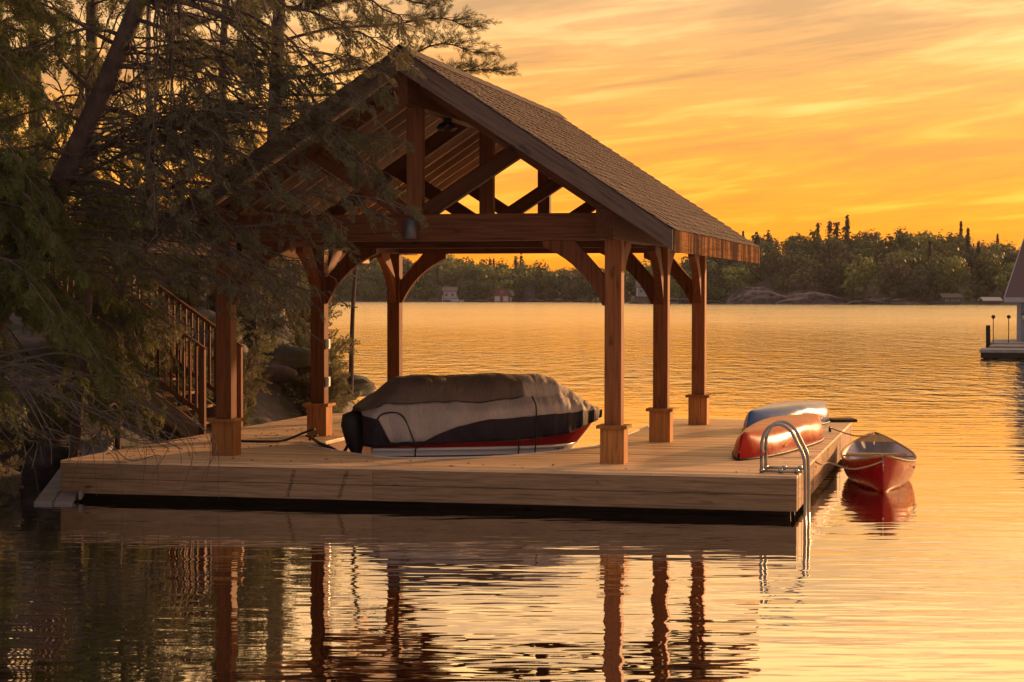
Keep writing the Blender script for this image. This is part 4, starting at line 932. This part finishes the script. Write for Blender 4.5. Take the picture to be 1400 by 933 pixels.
for px, yt, kind in [(1050, 317, 'pine'), (1117, 308, 'pine'), (1134, 304, 'pine'), (1143, 306, 'pine'), (1158, 308, 'pine'), (1268, 309, 'round'), (1322, 317, 'pine'), (1363, 323, 'spruce'), (670, 355, 'pine'), (675, 356, 'spruce'), (712, 362, 'pine'), (770, 370, 'pine'), (795, 375, 'pine')]:
    Y = float(shoreY(px)) + 92; X = (px - 700) / 2722 * Y; g = float(far_ground(np.array([X]), np.array([Y]))[0]); h = CAMZ + (402.5 - yt) * Y / 2722 - g; q = far_tree(r, kind, h)
    far_thing(X, Y, g, kind, h, q, tint_of(r, kind), 'ragged dark pine standing above the far hill skyline' if kind == 'pine' else ('bare topped round tree on the far hill skyline' if kind == 'round' else 'narrow spruce rising over the far skyline %s' % ('above the low pale roofed boathouse' if px > 1000 else 'behind the red boathouse')), 'pines on the far skyline' if kind == 'pine' else kind + ' trees on the far skyline')
# two pale trunks that stand out
for px, yt, yb in ((667, 371, 408), (1064, 372, 408)):
    Y = float(shoreY(px)) + 3; X = (px - 700) / 2722 * Y; g = float(far_ground(np.array([X]), np.array([Y]))[0]); h = (yb - yt) * Y / 2722
    far_thing(X, Y, g, 'round', h, far_tree(r, 'round', h * 1.05), np.array((.10, .10, .035)), 'pale trunked birch in front of the %s' % ('far woods near the red boathouse' if px < 900 else 'pink granite outcrop'), None, .2, True)
# granite outcrop on the far right shore
def outcrop(x, y):
    q = (x - 1085) / 75.; return 0
XC = lambda px, Y: (px - 700) / 2722 * Y
def rockface(name, px0, px1, hgt, Y, depth, seed, label):
    n_, m = 90, 26; V = []
    for j in range(m):
        for i in range(n_):
            s_ = i / (n_ - 1); u = j / (m - 1); X = XC(px0 + (px1 - px0) * s_, Y); env = math.sin(math.pi * s_) ** .55 * (1 - .25 * s_)
            z = hgt * env * (math.sin(u * math.pi / 2) ** .7); k = float(fbm(np.array([X * .16]), np.array([u * 5.]), seed)[0]); k2 = float(fbm(np.array([X * .5]), np.array([u * 11.]), seed + 3)[0])
            V.append((X, Y + depth * u ** 1.5 - k * 4 - k2 * 1.4, z * (1 + .25 * k) - .25))
    i = np.arange(m - 1)[:, None] * n_ + np.arange(n_ - 1)[None]
    link(name, npmesh(V, np.stack([i, i + 1, i + n_ + 1, i + n_], -1).reshape(-1, 4)), M['farrock'], None, smooth=False, label=label, cat='rock', group='granite outcrops on the far shore')
rockface('rock_outcrop', 1000, 1090, 5.6, 536, 14, 1, 'steep pink granite outcrop rising from the far shore')
rockface('rock_outcrop', 1062, 1172, 4.2, 531, 16, 5, 'long sloping granite slab running down to the far shore')
rockface('rock_outcrop', 1160, 1290, 2.2, 526, 8, 8, 'low band of granite along the far waterline')
rockface('rock_outcrop', 860, 1010, 2.0, 548, 8, 12, 'low dark rock shelf left of the tall granite outcrop')
rockface('rock_outcrop', 560, 860, 1.2, 666, 6, 17, 'thin dark rock line under the far cottages')

# far buildings
def house(name, px, py0, wpx, Y, hw, hr, mats, label, cat, depth=7, ridge_x=True, doors=(), windows=(), over=.5):
    X = XC(px, Y); wd = wpx * Y / 2722.; o = empty(name, (X, Y, py0), label=label, cat=cat)
    h2 = wd / 2
    pl = [(-h2, 0), (h2, 0), (h2, hw), (0, hw + hr), (-h2, hw)] if not ridge_x else [(-h2, 0), (h2, 0), (h2, hw), (-h2, hw)]
    link('wall', prism(pl, 0, depth, 1), mats[0], o)
    if ridge_x:
        for s in (-1, 1):
            y0, y1 = (-over, depth / 2) if s < 0 else (depth / 2, depth + over); z0, z1 = (hw - .1, hw + hr) if s < 0 else (hw + hr, hw - .1)
            link('roof', prism([(y0, z0), (y1, z1), (y1, z1 + .22), (y0, z0 + .22)], -h2 - over, h2 + over, 0), mats[1], o)
    else:
        for s in (-1, 1): link('roof', prism([(0, hw + hr), (s * (h2 + over), hw - .2), (s * (h2 + over), hw + .02), (0, hw + hr + .22)], -over, depth + over, 1), mats[1], o)
    for x, z, w2, h_ in doors: box('door', (x - w2 / 2, -.06, z), (x + w2 / 2, -.003, z + h_), mats[2], o)
    for x, z, w2, h_ in windows:
        f_ = box('window', (x - w2 / 2, -.07, z), (x + w2 / 2, -.003, z + h_), mats[2], o)
        link('pane', mesh([(-w2 * .4, -.037, -h_ * .42), (w2 * .4, -.037, -h_ * .42), (w2 * .4, -.037, h_ * .42), (-w2 * .4, -.037, h_ * .42)], [(0, 1, 2, 3)]), M['lamp'], f_)
    return o
redw = plain('red_board_wall', (.16, .045, .035), .8); rroof = plain('brown_roof', (.11, .07, .07), .85); wht = plain('white_trim', (.33, .30, .29), .6, var=.1); brw = plain('dark_board_wall', (.06, .04, .035), .8); grw = plain('grey_board_wall', (.24, .23, .25), .7)
house('boathouse', 686, .1, 22, 664, 2.6, 2.4, (redw, rroof, wht), 'red boathouse with two white doors on the far shore', 'boathouse', 7, False, doors=((-1.5, .1, 1.7, 1.7), (1.3, .1, 1.7, 1.7)), windows=((0, 2.9, .8, .8),))
house('boathouse', 697, .1, 7, 665, 2.0, 1.2, (brw, rroof, wht), 'small shed with a white door beside the red boathouse', 'shed', 6, True, doors=((0, .1, 1.3, 1.4),))
h = house('cottage', 615, 1.2, 17, 668, 2.4, 1.2, (wht, rroof, wht), 'pale cottage with a deck on the far shore', 'cottage', 6, True, windows=((-1.2, .6, 1, 1.1), (.9, .6, 1, 1.1)))
box('deck', (-2.6, -2.5, -.5), (2.9, -.05, -.2), wht, h)
for x in (-2.4, 0, 2.6): box('deck_post', (x - .12, -2.4, -1.3), (x + .12, -2.2, 1.0), wht, h)
for px, c_ in ((622, 'white'), (629, 'grey')):
    bt_ = empty('moored_boat', (XC(px, 655), 655, .0), label='tiny %s boat moored below the pale cottage' % c_, cat='boat'); V, F = loft(canoe_mesh(2.6, 1.0, .7)); link('hull', npmesh(V[:, [1, 0, 2]], F), wht if c_ == 'white' else grw, bt_)
house('cottage', 724, 1.0, 15, 676, 3.0, 1.8, (brw, brw, brw), 'dark wooden cottage among the far trees', 'cottage', 7, False, windows=((0, 1.2, 1.0, 1.0),))
house('cottage', 882, 2.0, 20, 560, 2.6, 1.6, (grw, rroof, wht), 'grey cottage half hidden by trees behind the right posts', 'cottage', 7, True, windows=((-1.2, 1, 1, 1), (1.2, 1, 1, 1)))
house('boathouse', 1302, .1, 24, 524, 1.7, .9, (brw, brw, grw), 'dark low boathouse below the far hill', 'boathouse', 6, True, windows=((-1.4, .7, .9, .6), (0.2, .7, .9, .6), (1.5, .7, .9, .6)))
house('boathouse', 1357, .05, 22, 522, 1.0, .7, (brw, wht, grw), 'low far boathouse with a pale roof', 'boathouse', 6, True)
# nearer grey boathouse at the right with its dock
YB = 92.; bh = empty('boathouse', (0, 0, 0), label='grey blue boathouse with a brown roof standing over the water', cat='boathouse')
x0 = XC(1391, YB); _p = Matrix.Translation((x0, YB, 0)) @ Matrix.Rotation(R(-27), 4, 'Z') @ Matrix.Translation((-x0, -YB, 0)); bh.matrix_world = _p
HW, HR = 2.45, 2.55
slate = plain('brown_shingle', (.10, .055, .055), .85, nscale=30, var=.35, bmp=.01); siding = plain('blue_grey_siding', (.26, .28, .33), .65, var=.12)
link('wall', prism([(YB, .25), (YB + 6.4, .25), (YB + 6.4, .2 + HW), (YB + 3.2, .2 + HW + HR * .93), (YB, .2 + HW)], x0, x0 + 8, 0), siding, bh)
for z in np.arange(.5, 2.6, .19): box('siding_board', (x0 + .25, YB - .025, z), (x0 + 8, YB - .001, z + .175), siding, bh)
for s in (0, 1):
    y0, y1 = (YB - .75, YB + 3.2); pl = [(y0, .2 + HW - .35), (y1, .2 + HW + HR - .05), (y1, .2 + HW + HR + .1), (y0, .2 + HW - .18)]
    if s: pl = [(2 * (YB + 3.2) - p, q) for p, q in pl]
    link('roof', prism(pl, x0 - .42, x0 + 8.4, 0), slate, bh)
box('eave_trim', (x0 - .44, YB - .79, HW - .19), (x0 + 8.4, YB - .755, HW + .03), wht, bh)
beam('rake_trim', (x0 - .44, YB - .76, HW - .06), (x0 - .44, YB + 3.2, HW + HR + .24), .04, .16, wht, bh)
box('corner_board', (x0 - .03, YB - .03, .25), (x0 + .2, YB + .02, .2 + HW), wht, bh)
box('door', (x0 + .42, YB - .08, .3), (x0 + 1.3, YB - .03, 2.2), grw, bh)
wl = empty('wall_lantern', _p @ Vector((x0 + .32, YB - .1, 1.55)), R(-27), label='small lantern by the door of the grey blue boathouse', cat='lamp'); tube('lantern', [(0, 0, -.12), (0, 0, .12)], [.08, .1], M['glass'], wl, 8); box('lantern_cap', (-.12, -.12, .121), (.12, .12, .17), M['lamp'], wl); box('lantern_arm', (-.03, 0.0, -.03), (.03, .075, .03), M['lamp'], wl)
_q = Vector((XC(1352, YB - 4), YB - 4, 0)); bdk = empty('dock', (0, 0, 0), label='stepped wooden dock in front of the grey blue boathouse', cat='dock')
bdk.matrix_world = Matrix.Translation(_q) @ Matrix.Rotation(R(-15), 4, 'Z') @ Matrix.Translation(-_q)
for xa, ya, yb_, z in ((XC(1352, YB - 4), YB - 4, YB + 5, .46), (XC(1371, YB - 6), YB - 8, YB - 4.02, .42), (XC(1377, YB - 8), YB - 11, YB - 8.02, .36)):
    box('platform', (xa, ya, z - .12), (xa + 9, yb_, z), M['grey'], bdk)
    box('skirt_board', (xa + .05, ya + .04, z - .34), (xa + 9, ya + .1, z - .125), M['dark'], bdk)
    for q in (.25, 1.6): tube('pile', [(xa + q, ya + .3, -1.5), (xa + q, ya + .3, z - .13)], .12, M['dark'], bdk, 8)
tube('mooring_post', [(XC(1351, YB - 4), YB - 4.1, -1), (XC(1351, YB - 4) - .03, YB - 4.1, 1.25)], .10, M['dark'], None, 8, label='dark mooring post at the outer end of the boathouse dock', cat='post')
for px in (1358, 1379):
    o = empty('garden_torch', (XC(px, YB - 3.4), YB - 3.4, .46), label='thin torch pole on the boathouse dock %s' % ('beside the mooring post' if px < 1370 else 'next to the boathouse corner'), cat='torch', group='torch poles on the boathouse dock')
    tube('pole', [(0, 0, 0), (0, 0, 1.1)], .02, M['dark'], o, 6); tube('torch_head', [(0, 0, 1.08), (0, 0, 1.15), (0, 0, 1.24)], [.05, .10, .05], M['dark'], o, 8)

# ------------------------------------------------------------------ evening haze over the lake
def haze():
    m = bpy.data.materials.new('haze_air'); m.use_nodes = True; t_ = NT(m.node_tree); t_.n.clear()
    v_ = t_.add('ShaderNodeVolumePrincipled'); v_.inputs['Color'].default_value = (.92, .86, .88, 1); v_.inputs['Density'].default_value = .00007; v_.inputs['Anisotropy'].default_value = 0
    o_ = t_.add('ShaderNodeOutputMaterial'); t_.link(v_.outputs[0], o_.inputs['Volume']); return m
hv = [(x, y, z) for x in (-340, 400) for y in (-62, 832) for z in (-3, 46)]
link('haze', mesh(hv, [(0, 1, 3, 2), (4, 6, 7, 5), (0, 4, 5, 1), (2, 3, 7, 6), (0, 2, 6, 4), (1, 5, 7, 3)]), haze(), kind='stuff', label='thin evening haze lying over the lake', cat='haze')
